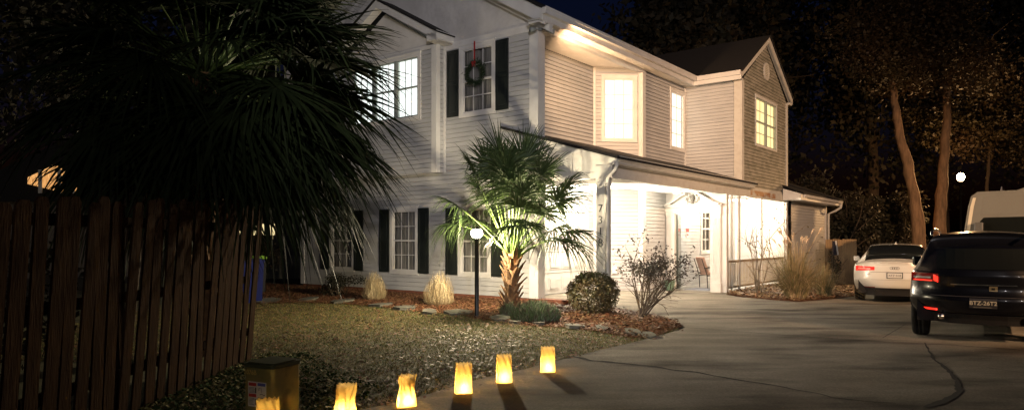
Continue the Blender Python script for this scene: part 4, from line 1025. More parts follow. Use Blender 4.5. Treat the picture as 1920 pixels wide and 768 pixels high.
# porch chair, sign
def hpt(t, s, z): x, y = house_xy(t, s); return (x, y, z)
ch = empty('porch_chair', hpt(8.1, -.62, .02), R(12), 'dark metal patio chair with faded pink cushions seen through the front door', 'chair')
fm = mat('chair_frame', (.03,.025,.022), rough=.5)
for sx in (0, .55):
    pass
for y in (-.26, .26):
    m = MB(); m.tube([(.02,y,0),(.0,y,.40),(-.18,y,.92)], .013, 6); m.build('leg', fm, ch); m = MB(); m.tube([(.52,y,0),(.50,y,.40)], .013, 6); m.build('leg', fm, ch)
    m = MB(); m.tube([(-.10,y,.62),(.2,y,.64),(.50,y,.62),(.52,y,.40),(0,y,.38)], .014, 6); m.build('armrest', fm, ch)
cm = mat('cushion_pink', (.52,.33,.26), (.42,.26,.20), rough=.9, scale=8)
m = MB(); m.obox((0,0,.40), Vector((1,0,.06)).normalized(), Z_, S_, .0, .52, 0, .09, -.24, .24); m.build('seat_cushion', cm, ch, bevel=.03)
m = MB(); m.obox((.01,0,.48), Vector((-.33,0,.94)).normalized(), Vector((.94,0,.33)).normalized(), S_, 0, .50, 0, .09, -.24, .24); m.build('back_cushion', cm, ch, bevel=.03)
sg = MB().box(8.18, 8.40, -.025, -.018, 1.60, 1.90).build('wall_sign', mat('sign_white', (.62,.60,.58)), None); sg.location = (CX,CY,0); sg.rotation_euler = (0,0,HANG)
sg.data.materials.append(mat('sign_red', (.5,.06,.05)))
tag(sg, 'small notice with a red top on the porch wall, seen through the front door', 'sign')
MB().box(8.18, 8.40, -.029, -.025, 1.78, 1.90).build('sign_band', MATS['sign_red'], sg)
MB().box(8.24, 8.34, -.029, -.025, 1.66, 1.72).build('sign_mark', mat('sign_mark_red', (.4,.1,.1)), sg)
mt_ = MB().box(6.95, 7.75, -1.25, -.5, .022, .035).build('door_mat', mat('mat_blue_grey', (.16,.18,.24), (.22,.23,.27), scale=20)); mt_.location = (CX,CY,0); mt_.rotation_euler = (0,0,HANG); tag(mt_, 'blue grey door mat inside the front door', 'mat')

# ------------------------------------------------------------------ cars
def crv(xs, ys, x):
    """smooth monotone-ish interpolation"""
    xs = np.asarray(xs, float); ys = np.asarray(ys, float); x = np.asarray(x, float)
    h = np.diff(xs); d = np.diff(ys)/h; m_ = np.zeros(len(xs)); m_[0] = d[0]; m_[-1] = d[-1]
    for i in range(1, len(xs)-1): m_[i] = 0 if d[i-1]*d[i] <= 0 else 2*d[i-1]*d[i]/(d[i-1]+d[i])
    k = np.clip(np.searchsorted(xs, x, side='right')-1, 0, len(h)-1); t = (x-xs[k])/h[k]; t = np.clip(t, 0, 1)
    return (2*t**3-3*t**2+1)*ys[k]+(t**3-2*t**2+t)*h[k]*m_[k]+(-2*t**3+3*t**2)*ys[k+1]+(t**3-t**2)*h[k]*m_[k+1]
def car(name, label, cat, loc, heading, spec, group=None):
    """local X runs forward from the rear bumper, Y left, Z up"""
    B = empty(name, loc, heading, label, cat, group); L = spec['L']; st = spec['st']; sx = [r[0] for r in st]
    wheels = spec['wheels']; wr = spec['wr']; arch = wr+.055
    xs = sorted(set(list(np.linspace(0, L, 66)) + [w+arch*q for w in wheels for q in (-1.02,-.99,-.93,-.8,-.6,-.3,0,.3,.6,.8,.93,.99,1.02)]))
    xs = np.array(xs); V = {k: crv(sx, [r[i] for r in st], xs) for i, k in enumerate(('x','zb','w1','wm','zm','ws','zs','wr','zr','zc'))}
    zb = V['zb'].copy()
    for w in wheels:
        d = np.abs(xs-w); a = np.where(d < arch, wr+np.sqrt(np.maximum(0, arch**2-d**2)), 0); zb = np.maximum(zb, np.where(d < arch, a, 0))
    # ring control points, then resampled
    par = np.array([0,1,1.6,2.3,3,3.6,4.2,5]); PP = 30; dense = np.linspace(0, 5, PP+1)
    rings = []
    bul = spec['bulge']
    for i, x in enumerate(xs):
        zm = max(V['zm'][i], zb[i]+.03); w1, wm, ws, zs, wr_, zr, zc = (V[k][i] for k in ('w1','wm','ws','zs','wr','zr','zc'))
        if zb[i] > V['zb'][i]+.01: w1 = wm+ (w1-wm)*max(0, 1-(zb[i]-V['zb'][i])/.2)
        zs = max(zs, zm+.05)
        y = [w1, wm, wm*.35+ws*.65+.012, ws*.998, ws+(wr_-ws)*.12, ws+(wr_-ws)*.62, wr_, 0]; z = [zb[i], zm, zm+(zs-zm)*.6, zs, zs+(zr-zs)*.10, zs+(zr-zs)*.66, zr, zc]
        yy = crv(par, y, dense); zz = crv(par, z, dense)
        k = dense > 4.2; u_ = (dense[k]-4.2)/.8; yy[k] = wr_*(1-u_); zz[k] = zr+(zc-zr)*np.sin(u_*math.pi/2)**.9
        rings.append(np.stack([np.full(PP+1, x), yy, zz], 1))
    rings = np.array(rings)
    rzf = spec['rear']      # x offset of the rear surface against height
    def rx(y, z, w): return float(np.interp(z, rzf[0], rzf[1]))+bul*min(1, abs(y)/max(w, .01))**spec.get('pw', 4)
    for i in range(len(xs)):
        f = max(0, 1-xs[i]/.7)
        for j in range(PP+1): rings[i, j, 0] += f*(float(np.interp(rings[i, j, 2], rzf[0], rzf[1]))+bul)
        f2 = max(0, 1-(L-xs[i])/.9)
        rings[i, :, 0] -= f2*.12*(rings[i, :, 1]/.9)**2
    w_at = lambda z: float(np.interp(z, rings[0, :, 2], rings[0, :, 1]))
    v = []; idx = {}
    def vid(i, j, s):
        k = (i, j, s if j < PP else 1)
        if k not in idx: p = rings[i, j]; idx[k] = len(v); v.append((p[0], p[1]*s, p[2]))
        return idx[k]
    parts = {'body': []}
    def region(i, j):
        x = (xs[i]+xs[i+1])/2; u_ = (dense[j]+dense[j+1])/2
        for nm, x0, x1, u0, u1 in spec['glass']:
            if x0 < x < x1 and u0 < u_ < u1: return nm
        return 'body'
    for i in range(len(xs)-1):
        for j in range(PP):
            nm = region(i, j)
            for s in (1, -1):
                q = [vid(i,j,s), vid(i+1,j,s), vid(i+1,j+1,s), vid(i,j+1,s)]
                if s < 0: q = q[::-1]
                parts.setdefault(nm if nm in ('body','rear_window','windshield','dark_trim') else nm, []).append(tuple(dict.fromkeys(q)))
    # rear and front caps
    M_ = 20
    for e, sgn in ((0, 1), (len(xs)-1, -1)):
        grid = []
        for j in range(PP+1):
            w = rings[e, j, 1]; row = []
            for k in range(M_+1):
                y = w*(1-2*k/M_)
                if k == 0: row.append(vid(e, j, 1)); continue
                if k == M_: row.append(vid(e, j, -1)); continue
                z = rings[e, j, 2]; x = rx(y, z, w) if e == 0 else rings[e, j, 0]+.12*(1-(y/max(w,.01))**2)*(w/.9)
                row.append(len(v)); v.append((x, y, z))
            grid.append(row)
        for j in range(PP-0):
            for k in range(M_):
                q = [grid[j][k], grid[j+1][k], grid[j+1][k+1], grid[j][k+1]]
                if j == PP-1 or len(set(q)) < 4: q = list(dict.fromkeys(q))
                if len(q) > 2: parts['body'].append(tuple(q) if e == 0 else tuple(q[::-1]))
    mats_ = {'body': spec['paint'], 'rear_window': spec['glass_m'], 'side_window': spec['glass_m'], 'windshield': spec['glass_m']}
    for nm, fs in parts.items():
        used = sorted({i for f in fs for i in f}); mp = {a: b for b, a in enumerate(used)}
        me = bpy.data.meshes.new(nm); me.from_pydata([v[i] for i in used], [], [tuple(mp[i] for i in f) for f in fs]); me.materials.append(mats_[nm]); me.polygons.foreach_set('use_smooth', [True]*len(me.polygons))
        o = bpy.data.objects.new(nm, me); col.objects.link(o); o.parent = B
        if nm == 'body': body = o
    # dark underbody
    MB().box(.30, L-.3, -spec['W']/2+.12, spec['W']/2-.12, spec['zu'], .62).build('underbody', black_m, B)
    # wheels
    tyre = mat('tyre', (.012,.012,.012), rough=.85); rim = mat('rim', (.35,.35,.36), rough=.35, metal=.8)
    for w in wheels:
        for s in (1, -1):
            W_ = empty('wheel', (w, s*(spec['W']/2-.125), wr)); W_.parent = B; W_.rotation_euler = (R(90), 0, 0)
            MB().lathe([(wr*.62,-.11),(wr*.9,-.115),(wr*.97,-.10),(wr,-.07),(wr,-.03),(wr*.985,-.028),(wr*.985,-.02),(wr,-.018),(wr,.018),(wr*.985,.02),(wr*.985,.028),(wr,.03),(wr,.07),(wr*.97,.10),(wr*.9,.115),(wr*.62,.11),(wr*.62,-.11)], n=36).build('tyre', tyre, W_, smooth=True)
            q = MB(); q.lathe([(wr*.64,-.10),(wr*.58,-.09),(wr*.56,.09),(wr*.64,.10)], n=28)
            for k in range(5):
                a = k*2*math.pi/5; o_ = Vector((math.cos(a), math.sin(a), 0)); t_ = Vector((-math.sin(a), math.cos(a), 0)); q.obox((0,0,-s*.07), o_, t_, Z_, .03, wr*.6, -.03, .03, -.012, .012)
            q.build('rim', rim, W_)
    def patch(nm, y0, y1, z0, z1, m_, off=.006, par=None, skew=0, taper=0, n=10, thick=.004):
        """a thin piece following the rear surface; skew lifts it along y, taper narrows it towards y1"""
        q = MB(); rows = []
        for a in range(5):
            row = []
            for k in range(n+1):
                u_ = k/n; y = y0+(y1-y0)*u_; zc = (z0+z1)/2; hh_ = (z1-z0)/2*(1-taper*u_); z = zc+skew*u_+hh_*(a/2-1)
                row.append(Vector((rx(y, z, w_at(z))-off, y, z)))
            rows.append(row)
        for a in range(4):
            for k in range(n): q.face([rows[a][k], rows[a+1][k], rows[a+1][k+1], rows[a][k+1]])
        b = [p+Vector((off*2,0,0)) for p in rows[0]]; t = [p+Vector((off*2,0,0)) for p in rows[-1]]
        for k in range(n): q.face([b[k], rows[0][k], rows[0][k+1], b[k+1]]); q.face([t[k], rows[-1][k], rows[-1][k+1], t[k+1]])
        for s_ in (0, n):
            for a in range(4): q.face([rows[a][s_], rows[a+1][s_], rows[a+1][s_]+Vector((off*2,0,0)), rows[a][s_]+Vector((off*2,0,0))])
        return q.build(nm, m_, par or B, smooth=False)
    return B, body, patch, rx, w_at

car_white = mat('car_paint_white', (.66,.65,.61), rough=.25, coat=.6, spec=.5)
car_black = mat('car_paint_dark_blue', (.004,.0045,.007), rough=.25, coat=.45, spec=.4)
glass_car = mat('car_glass', (.010,.012,.012), rough=.06, spec=.6)
red_on = mat('tail_red', (.50,.02,.02), rough=.15, coat=1, emit=(1,.03,.02), estr=.2)
red_hot = mat('tail_red_reflector', (.7,.02,.02), rough=.2, coat=1, emit=(1,.03,.015), estr=.9)
red_dim = mat('tail_red_dim', (.25,.015,.012), rough=.12, coat=1)
chrome = mat('chrome', (.7,.7,.7), rough=.15, metal=1)
lens_w = mat('lens_clear', (.55,.50,.45), rough=.1, coat=1)
plate_w = mat('plate_white', (.60,.60,.58), rough=.5); ink = mat('ink', (.05,.05,.05))
# the white sedan
HD = R(90-30)
sp_ = dict(L=4.68, W=1.83, wheels=(1.02, 3.83), wr=.325, zu=.22, bulge=.34, pw=3.2, rear=([0,.30,.42,.58,.72,.90,.97,1.02,1.2],[.10,.10,.03,0,.03,.07,.06,.04,.04]),
    paint=car_white, glass_m=glass_car,
    st=[ #x    zb   w1   wm   zm   ws   zs   wr   zr    zc
     (0,   .36, .72, .84, .58, .80, .88, .62, .985, 1.00),
     (.25, .32, .80, .90, .58, .86, .90, .62, 1.00, 1.03),
     (.52, .28, .84, .915,.58, .89, .91, .60, 1.01, 1.05),
     (1.0, .22, .85, .915,.58, .895,.92, .56, 1.25, 1.285),
     (1.42,.22, .85, .915,.56, .89, .93, .54, 1.375,1.41),
     (2.1, .22, .85, .91, .56, .88, .94, .55, 1.395,1.43),
     (2.75,.22, .85, .91, .56, .88, .93, .53, 1.34, 1.38),
     (3.45,.22, .85, .91, .56, .87, .91, .60, .99, 1.01),
     (4.2, .22, .84, .90, .54, .82, .80, .58, .84, .88),
     (4.68,.24, .70, .80, .52, .66, .66, .50, .70, .72)],
    glass=[('rear_window', .56, 1.36, 3.9, 5.1), ('side_window', 1.18, 2.95, 3.18, 3.92), ('windshield', 2.78, 3.4, 3.9, 5.1)])
rl = G(1613,561); px_l = Vector((rl.x, rl.y, 0)); fwd = Vector((math.cos(HD), math.sin(HD), 0)); lft = Vector((-fwd.y, fwd.x, 0))
cl = px_l - fwd*1.02 - lft*.79
A_, body, patch, rx, w_at = car('sedan', 'white four door sedan parked behind the black SUV, seen from the rear left', 'car', (cl.x, cl.y, float(hg(cl.x,cl.y))+.01), HD, sp_)
for s in (1, -1):
    tl = patch('taillight', s*.855, s*.43, .76, .885, red_on, .010, taper=.35, skew=.01); patch('lens_stripe', s*.80, s*.52, .808, .835, mat('tail_inner', (.8,.25,.2), rough=.2, emit=(1,.12,.08), estr=.15), .014, par=tl)
    patch('reflector', s*.70, s*.42, .365, .385, red_dim, .008)
patch('trunk_seam', -.62, .62, .742, .750, ink, .004); patch('bumper_seam', -.78, .78, .560, .566, mat('seam_soft', (.2,.19,.18)), .004)
patch('deck_edge', -.70, .70, .955, .972, mat('seam_warm', (.45,.42,.38)), .004)
patch('diffuser', -.70, .70, .18, .365, black_m, .02)
pl = patch('plate_frame', -.17, .17, .60, .745, black_m, .014); patch('license_plate', -.152, .152, .615, .73, plate_w, .020, par=pl)
text_part('plate_text', 'XFZ 018', .075, ink, pl, (rx(0,.67,.9)-.024, 0, .668), (R(90),0,R(-90)), .001)
m = MB()
for k in range(4):
    y = -.069+k*.046; pts = [(rx(0,.845,.9)-.012, y+.030*math.cos(a), .845+.030*math.sin(a)) for a in np.linspace(0, 2*math.pi, 17)]; m.tube(pts, .0045, 5, cap=False)
m.build('emblem', chrome, A_, smooth=True)
text_part('badge', 'A4', .06, chrome, A_, (rx(.56,.70,.9)-.014, .56, .70), (R(90),0,R(-90)), .002)
m = MB(); m.prism([(1.50,-.03,1.405),(1.75,-.02,1.41),(1.75,.02,1.41),(1.50,.03,1.405)], (0,0,.02)); m.prism([(1.50,-.012,1.42),(1.62,-.01,1.42),(1.62,.01,1.42),(1.50,.012,1.42)], (0,0,.045)); m.build('antenna', car_white, A_)
for s in (1,-1):
    q = MB(); q.box(2.78, 2.92, s*.90, s*1.05, .93, 1.07); q.build('mirror', car_white, A_, bevel=.03)
    q = MB(); q.lathe([(0,0),(.10,.02),(.12,.12),(.10,.26),(.04,.33),(0,.34)], (0,0,0), 12); sx_ = q.build('headrest', mat('seat_beige', (.40,.36,.30), rough=.8), A_, smooth=True); sx_.location = (1.30 if 0 else .98, s*.36, .84); sx_.scale = (.35, 1, 1)
# the black SUV
HD2 = R(90-35); W2 = 1.93
sp2 = dict(L=4.7, W=W2, wheels=(.98, 3.80), wr=.37, zu=.30, bulge=.36, pw=3.0, rear=([0,.38,.50,.66,.80,1.0,1.12,1.3,1.6],[.12,.10,.02,0,.07,.05,.08,.20,.42]),
    paint=car_black, glass_m=glass_car,
    st=[
     (0,   .42, .74, .90, .66, .86, 1.02, .58, 1.42, 1.46),
     (.2,  .38, .82, .955,.66, .90, 1.04, .60, 1.50, 1.54),
     (.55, .34, .88, .965,.66, .93, 1.05, .63, 1.575,1.62),
     (1.2, .28, .90, .965,.66, .93, 1.05, .64, 1.62, 1.665),
     (2.2, .28, .90, .96, .62, .92, 1.05, .65, 1.635,1.68),
     (2.75,.28, .90, .96, .62, .92, 1.05, .63, 1.58, 1.62),
     (3.45,.28, .90, .96, .62, .91, 1.03, .66, 1.11, 1.13),
     (4.3, .28, .88, .94, .60, .86, .90, .60, .94, .98),
     (4.7, .30, .74, .84, .58, .72, .76, .54, .80, .82)],
    glass=[('side_window', .62, 3.0, 3.15, 3.95), ('windshield', 2.85, 3.4, 3.9, 5.1)])
rl = G(1728,627); fwd = Vector((math.cos(HD2), math.sin(HD2), 0)); lft = Vector((-fwd.y, fwd.x, 0)); cl = Vector((rl.x, rl.y, 0))-fwd*.98-lft*(W2/2-.13)
S_uv, body, patch, rx, w_at = car('suv', 'nearly black SUV in the right foreground with glowing red tail lights', 'car', (cl.x, cl.y, .01), HD2, sp2)
for s in (1, -1):
    tl = patch('taillight', s*.93, s*.56, .90, 1.03, red_dim, .014, taper=.1); 
    patch('lens_stripe', s*.90, s*.66, .950, .975, lens_w, .020, par=tl); patch('lens_stripe', s*.90, s*.64, .912, .926, red_hot, .020, par=tl); patch('lens_stripe', s*.62, s*.56, .925, 1.01, red_hot, .020, par=tl, skew=-.03)
    patch('reflector', s*.80, s*.57, .475, .505, red_hot, .012)
    q = MB(); q.tube([(rx(s*.5,.40,.9)-.03, s*.52, .39), (rx(0,.40,.9)+.25, s*.52, .39)], .045, 14); q.build('exhaust', chrome, S_uv, smooth=True)
    q = MB(); q.tube([(.45,s*.66,1.60),(.62,s*.67,1.66),(1.4,s*.68,1.70),(2.3,s*.68,1.70),(2.7,s*.66,1.63)], .02, 8); q.build('roof_rail', chrome, S_uv, smooth=True)
    q = MB(); q.box(2.80, 2.95, s*.95, s*1.12, 1.05, 1.22); q.build('mirror', car_black, S_uv, bevel=.04)
patch('rear_window', -.58, .58, 1.10, 1.40, glass_car, .012, taper=0); patch('diffuser', -.72, .72, .30, .44, black_m, .02)
patch('trim_strip', -.40, .40, .868, .884, chrome, .012); patch('bumper_step', -.66, .66, .70, .712, mat('gloss_edge', (.05,.05,.055), rough=.1), .012)
pl = patch('license_plate', -.165, .165, .545, .685, mat('plate_dark', (.03,.03,.035), rough=.5), .012)
ply = mat('plate_letters', (.60,.57,.45), rough=.5)
text_part('plate_text', 'BTZ-26T2', .078, ply, pl, (rx(0,.62,.9)-.018, 0, .618), (R(90),0,R(-90)), .001, bold=.0015)
MB().box(rx(0,.56,.9)-.016, rx(0,.56,.9)-.012, -.10, .12, .556, .564).build('plate_band', mat('plate_band_m', (.2,.19,.16)), pl)
# letters of the trunk badge, dim gold
patch('badge', -.17, -.07, .79, .86, mat('badge_gold', (.35,.30,.18), rough=.35, metal=.6), .014)
patch('badge_slot', -.14, -.10, .808, .84, black_m, .018)

# the camper van, side on behind the SUV
vx = 12.38; vy = 18.8
V_ = empty('camper_van', (vx, vy, -.02), R(-37), 'tall pale camper van with a dark window band parked behind the black SUV', 'van')
van_p = mat('van_paint', (.20,.20,.19), (.17,.17,.16), rough=.35, coat=.3, scale=.8)
prof = [(0,.45),(-.10,.9),(-.02,1.30),(.04,1.85),(.12,2.45),(.18,2.70),(.30,2.80),(6.2,2.86),(6.4,2.7),(6.45,.45)]
m = MB(); m.prism([(x,0,z) for x, z in prof], (0,2.0,0)); m.build('body', van_p, V_, bevel=.05)
MB().prism([(.36,-.006,1.50),(.34,-.006,2.05),(.42,-.006,2.15),(5.9,-.006,2.22),(5.9,-.006,1.50)], (0,.012,0)).build('window_band', glass_car, V_)
MB().prism([(.34,-.004,2.20),(.40,-.004,2.72),(3.0,-.004,2.75),(3.0,-.004,2.26)], (0,.01,0)).build('side_panel', mat('van_panel', (.17,.17,.16), rough=.5), V_)
MB().prism([(3.03,-.004,2.26),(3.03,-.004,2.75),(5.9,-.004,2.78),(5.9,-.004,2.30)], (0,.01,0)).build('side_panel', MATS['van_panel'], V_)
m = MB(); m.prism([(-.02,-.012,1.20),(.04,-.012,1.85),(.12,-.012,2.45),(.18,-.012,2.69),(.25,-.012,2.69),(.20,-.012,2.45),(.12,-.012,1.85),(.06,-.012,1.20)], (0,.02,0)); m.build('pillar', mat('van_pillar', (.68,.62,.50), rough=.4), V_)
m = MB(); m.box(.22,.42,-.26,-.10,1.78,2.02); m.box(.28,.34,-.12,0,1.85,1.90); m.build('mirror', mat('mirror_grey', (.10,.10,.10), rough=.4), V_, bevel=.03)
m = MB(); m.prism([(1.1,.5,2.84),(1.5,.5,3.0),(3.0,.5,3.06),(3.0,.5,2.84)], (0,.8,0)); m.build('roof_unit', van_p, V_, bevel=.03); MB().tube([(2.1,.4,2.9),(2.08,.4,3.95)], .05, 8).build('roof_mast', mat('mast_grey', (.2,.2,.17)), V_)
MB().tube([(.8,.3,2.84),(.8,.3,2.97),(.8,1.6,2.97),(.8,1.6,2.84)], .025, 6).build('roof_rack', chrome, V_)
for x in (1.0, 5.2):
    w_ = empty('wheel', (x, .10, .37)); w_.parent = V_; w_.rotation_euler = (R(90),0,0)
    MB().lathe([(.2,-.1),(.34,-.1),(.37,-.06),(.37,.06),(.34,.1),(.2,.1)], n=28).build('tyre', MATS['tyre'], w_, smooth=True); MB().lathe([(0,.06),(.2,.08),(.21,.1)], n=20).build('rim', MATS['rim'], w_, smooth=True)

# ------------------------------------------------------------------ trees
def tree(label, loc, H_, trunk_r, crown_z, crown_r, n, size, m_, seed, path=None, group=None, clumps=16, stray=0, limbs=7, bark_=None):
    random.seed(seed); g = np.random.default_rng(seed); B = empty('tree', loc, 0, label, 'tree', group); m = MB()
    path = path or [(0,0,-.3),(random.uniform(-.2,.2),0,H_*.3),(random.uniform(-.5,.5),.2,H_*.6),(random.uniform(-.6,.6),.1,H_*.85)]
    pts = []
    for a, b in zip(path, path[1:]):
        for k in range(5): pts.append(Vector(a).lerp(Vector(b), k/5)+Vector((random.uniform(-1,1),random.uniform(-1,1),0))*trunk_r*.12)
    pts.append(Vector(path[-1])); m.tube(pts, [trunk_r*(1.25 if k == 0 else 1)*(1-.7*k/len(pts))*random.uniform(.93,1.07) for k in range(len(pts))], 12)
    t = []
    for k in range(limbs):
        q = pts[int(len(pts)*random.uniform(.5,.98))]; limb(m, q, Vector((random.uniform(-1,1),random.uniform(-1,1),.7)), crown_r[0]*.8, trunk_r*.32, 1, t)
    m.build('trunk', bark_ or bark, B, smooth=True); q = []
    for k in range(clumps):
        a = random.uniform(0,6.283); e = random.uniform(-.9,1.5); rr = random.uniform(.35,.85)
        c = np.array([crown_r[0]*rr*math.cos(a)*math.cos(e), crown_r[1]*rr*math.sin(a)*math.cos(e), crown_z+crown_r[2]*rr*math.sin(e)])
        q.append(leaf_quads(c, n//clumps, np.array(crown_r)*random.uniform(.22,.42), size, .3, seed*31+k))
    if stray: q.append(leaf_quads((0,0,crown_z), stray, np.array(crown_r)*1.05, size*.8, .1, seed))
    npmesh('crown', np.concatenate(q), 4, m_, B); return B
# the two lit trunks on the right
tree('leaning lit tree trunk left of the pair, behind the white sedan', (17.5, 29.5, -.2), 13, .29, 9.6, (4.2,3,2.8), 12000, .17, leaf_amber, 41, limbs=0, path=[(.0,0,-.3),(-.10,0,2.4),(-.35,0,4.2),(-.85,0,6.2),(-1.15,0,8.0),(-1.3,.3,10.5)], stray=900, bark_=mat('bark_pale', (.38,.23,.13), (.19,.12,.07), rough=.9, scale=3, stretch=(3,3,.7), bump=1, bscale=12))
tree('straight lit tree trunk right of the pair, behind the black SUV', (18.3, 29.5, -.2), 13, .30, 10.2, (4.5,3,3.0), 12000, .17, leaf_amber, 42, limbs=0, path=[(.0,0,-.3),(.05,0,2.4),(.15,0,4.5),(.35,0,7.0),(.55,.3,10.5)], stray=900, bark_=MATS['bark_pale'])
tree('tree with amber lit leaves around the distant glowing lamp', (25.0, 36, 0), 12, .12, 7.4, (5.2,3,2.9), 13000, .18, leaf_amber, 43, stray=900)
leafy('bush', 'tall dim tangle of vines and shrubs behind the pine board fence', (14.4, 30.5, -.2), (2.3,1.2,2.7), 9000, .19, leaf_dark, 2.6, sd=71, clumps=16, shell=.1)
leafy('bush', 'dim green shrub at the foot of the lit trunks, above the white sedan', (17.2, 31.5, -.2), (2.2,1,2.2), 6500, .19, leaf_dark, 1.9, sd=72, clumps=12, shell=.1)
leafy('bush', 'vine covered shrub with reddish leaves beside the low wing roof', (12.6, 32.5, -.2), (1.6,1,3.0), 4500, .2, leaf_amber, 3.0, sd=73, clumps=10, shell=.1)
bk = [(8.0,36,15,'tree with a dark crown showing against the blue sky over the gutter'),(11.5,40,19,'dark tree rising behind the middle of the house roof'),(16,44,22,'dark tree behind the gabled roof, far right of the house'),(21,40,21,'tall dark tree behind the two lit trunks'),(27,43,22,'dark tree at the right, above the distant lamp'),
      (32,42,21,'dark tree at the far right edge behind the van'),(37,46,23,'outermost dark tree at the right edge of the view')]
for i, (x, y, h, lb) in enumerate(bk):
    tree(lb, (x, y, 0), h, .35, h*.6, (4.5,3.2,h*.45), 9000, .46, leaf_dark, 60+i, clumps=40, stray=3500)
bk = [(-6.5,31,15,'tall dark tree behind the left roof slope of the house'),(-13,30,14,'dark tree beyond the fence, left of the house'),(-19.5,32,15,'dark tree beyond the lit neighbour gable'),(-27,31,14,'dark tree at the far left edge of the view')]
for i, (x, y, h, lb) in enumerate(bk):
    tree(lb, (x, y, 0), h, .32, h*.66, (3.9,2.6,h*.34), 5500, .48, leaf_dark, 80+i, clumps=26, stray=900)
tree('dark leafy tree close behind the fence at the left edge', (-8.6, 10.8, 0), 7, .14, 4.9, (3.2,2.0,2.3), 9000, .15, leaf_dark, 91, clumps=30, stray=900)
leafy('bush', 'dark bush behind the planks at the left edge of the fence', (-6.4, 8.0, 0), (1.5,1.5,1.0), 3000, .10, leaf_dark, 1.0, sd=74)

# ------------------------------------------------------------------ neighbour house and things left of the house
NB = empty('house', (-13.5, 27.0, 0), R(4), 'dim neighbouring house with two warmly lit openings, glimpsed through the dark palms', 'house')
MB().box(-8,4.2,0,6,-.2,3.0).build('wall', mat('neighbour_wall', (.16,.13,.10), (.12,.10,.08)), NB)
m = MB(); m.prism([(-8.4,-.4,3.0),(-3.6,-.4,5.4),(1.2,-.4,3.0)], (0,6.8,0)); m.prism([(.9,-.3,3.0),(4.5,-.3,3.0),(4.5,3,4.6),(.9,3,4.6)], (0,0,.12)); m.build('roof', shingle, NB)
w_ = MB().prism([(-5.0,-.44,3.65),(-5.0,-.44,3.9),(-4.0,-.44,4.4),(-3.1,-.44,3.8),(-3.1,-.44,3.35),(-3.8,-.44,3.35)], (0,.03,0)).build('window', lit_far, NB)
for x in (-4.6,-3.9,-3.4): MB().box(x,x+.14,-.47,-.44,3.3,4.2).build('mullion', trim_old, w_)
w_ = MB().box(2.0,4.1,-.03,.0,1.55,2.15).build('window', lit('lit_pale', (.9,.75,.40), (.8,.6,.25), .55), NB)
for x in (2.5,3.1,3.7): MB().box(x,x+.05,-.05,-.03,1.55,2.15).build('mullion', trim_old, w_)
gf = empty('privacy_fence', (-10.4, 25.5, 0), R(5), 'grey weathered fence panel beyond the left corner of the house', 'fence')
for k in range(18): MB().box(k*.15,k*.15+.14,0,.02,0,1.7).build('board', mat('fence_grey', (.18,.17,.14), (.12,.11,.09), scale=4), gf)
def bin_(loc, label, cm, lid_m, h, w):
    B = empty('wheeled_bin', loc, R(20), label, 'bin'); m = MB(); i = w/2
    a = [(-i*.8,-i*.8,.03),(i*.8,-i*.8,.03),(i*.8,i*.8,.03),(-i*.8,i*.8,.03)]; b = [(-i,-i,h),(i,-i,h),(i,i,h),(-i,i,h)]
    m.face(a[::-1]); m.face(b)
    for k in range(4): m.face([a[k],a[(k+1) % 4],b[(k+1) % 4],b[k]])
    m.build('bin_body', cm, B, bevel=.02); q = MB(); q.prism([(-i-.02,-i-.05,h+.0),(i+.02,-i-.05,h),(i+.02,i+.03,h),(-i-.02,i+.03,h)], (0,0,.05)); q.prism([(-i*.8,-i*.8,h+.05),(i*.8,-i*.8,h+.05),(i*.7,i*.7,h+.05),(-i*.7,i*.7,h+.05)], (0,0,.03)); q.build('lid', lid_m, B)
    for s in (-1,1): w_ = MB().lathe([(0,-.025),(.1,-.025),(.1,.025),(0,.025)], n=16).build('wheel', MATS['tyre'], B, smooth=False); w_.location = (s*i*.8, i*.8, .1); w_.rotation_euler = (0,R(90),0)
    MB().tube([(-i*.8,i+.06,h-.02),(i*.8,i+.06,h-.02)], .015, 6).build('handle', black_m, B)
bin_(Vector((-6.25, 16.6, .0)), 'blue wheeled bin just past the end of the plank fence', mat('bin_blue', (.006,.015,.15), rough=.5, emit=None), MATS['bin_blue'], 1.0, .5)
bin_(Vector((-6.95, 18.8, .0)), 'dark wheeled bin with a lime green lid beside the blue bin', mat('bin_dark', (.02,.02,.02), rough=.5), mat('lid_lime', (.30,.60,.05), rough=.5), 1.02, .46)

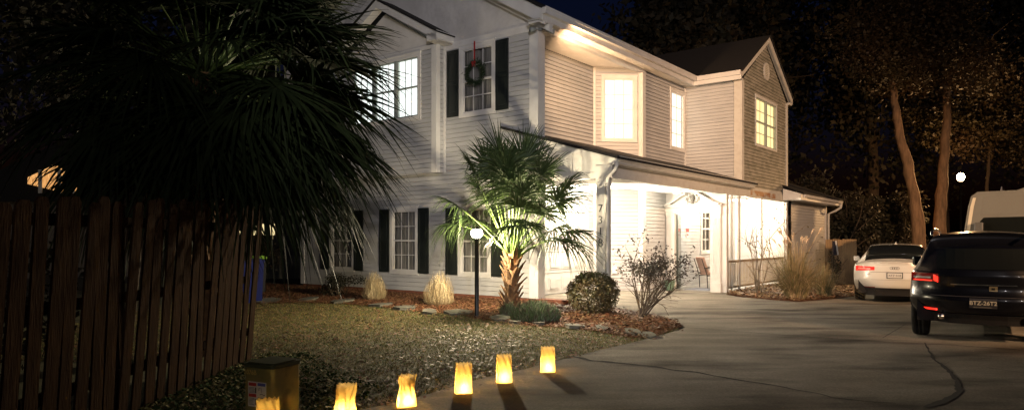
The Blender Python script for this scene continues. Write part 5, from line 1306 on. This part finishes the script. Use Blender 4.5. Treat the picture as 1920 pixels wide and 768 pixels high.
# ------------------------------------------------------------------ street lamps
def street_lamp(label, loc, h, arm, P, color, em=30, r_=.15, aim=None):
    B = empty('street_lamp', loc, 0, label, 'street lamp')
    MB().tube([(0,0,-.2),(0,0,h-.3),(arm*.3,0,h-.05),(arm,0,h)], [.09,.07,.05,.045], 10).build('pole', mat('pole_black', (.008,.008,.008), rough=.9, spec=.1), B, smooth=True)
    MB().lathe([(0,.08),(r_*.9,.04),(r_*1.1,-.02),(r_*.95,-.03)], (arm,0,h), 14).build('lamp_head', MATS['pole_black'], B, smooth=True)
    MB().lathe([(r_*.9,-.03),(r_*.85,-.12),(r_*.5,-.2),(0,-.22)], (arm,0,h), 14).build('lamp_glass', glow('street_glass', (1,.66,.36), em), B, smooth=True)
    B.rotation_euler.z = R(90)
    if aim is None: light('street_light', 'POINT', (arm,0,h-.34), P, color, B, shadow_soft_size=.12)
    else:
        B.rotation_euler.z = 0; sl_ = light('street_light', 'SPOT', (arm,0,h-.34), P, color, B, shadow_soft_size=.15, spot_size=R(aim[3]), spot_blend=.8)
        sl_.rotation_euler = (Vector(loc)+Vector((arm,0,h-.34))-Vector(aim[:3])).to_track_quat('Z','Y').to_euler()
    return B
GL = empty('street_lamp', (20.35, 31.2, -.2), 0, 'distant glowing street lamp above the camper van', 'street lamp')
MB().lathe([(.08,0),(.08,.5),(.05,.6),(.045,4.3),(.10,4.34),(.10,4.38),(0,4.38)], n=12).build('pole', MATS['pole_black'] if 'pole_black' in MATS else mat('pole_black', (.008,.008,.008), rough=.9, spec=.1), GL, smooth=True)
MB().lathe([(.06,4.38),(.13,4.46),(.165,4.58),(.13,4.68),(.06,4.73),(0,4.74)], n=16).build('lamp_glass', glow('globe_lit', (1,.66,.36), 60), GL, smooth=True)
light('street_light', 'POINT', (0,0,4.58), 800, (1,.55,.22), GL, shadow_soft_size=.1)
street_lamp('street lamp behind the viewpoint, its pole close to the lawn', (.3, -5.0, 0), 6.4, .9, 2050, (.98,.93,.96), em=40, r_=.2, aim=(2.2, 24, 3.8, 50))
street_lamp('street lamp behind the viewpoint, right of the driveway mouth', (12.5, -5, 0), 7.6, .9, 9500, (1,.58,.30), em=40, r_=.2, aim=(9.6, 24, .6, 46))
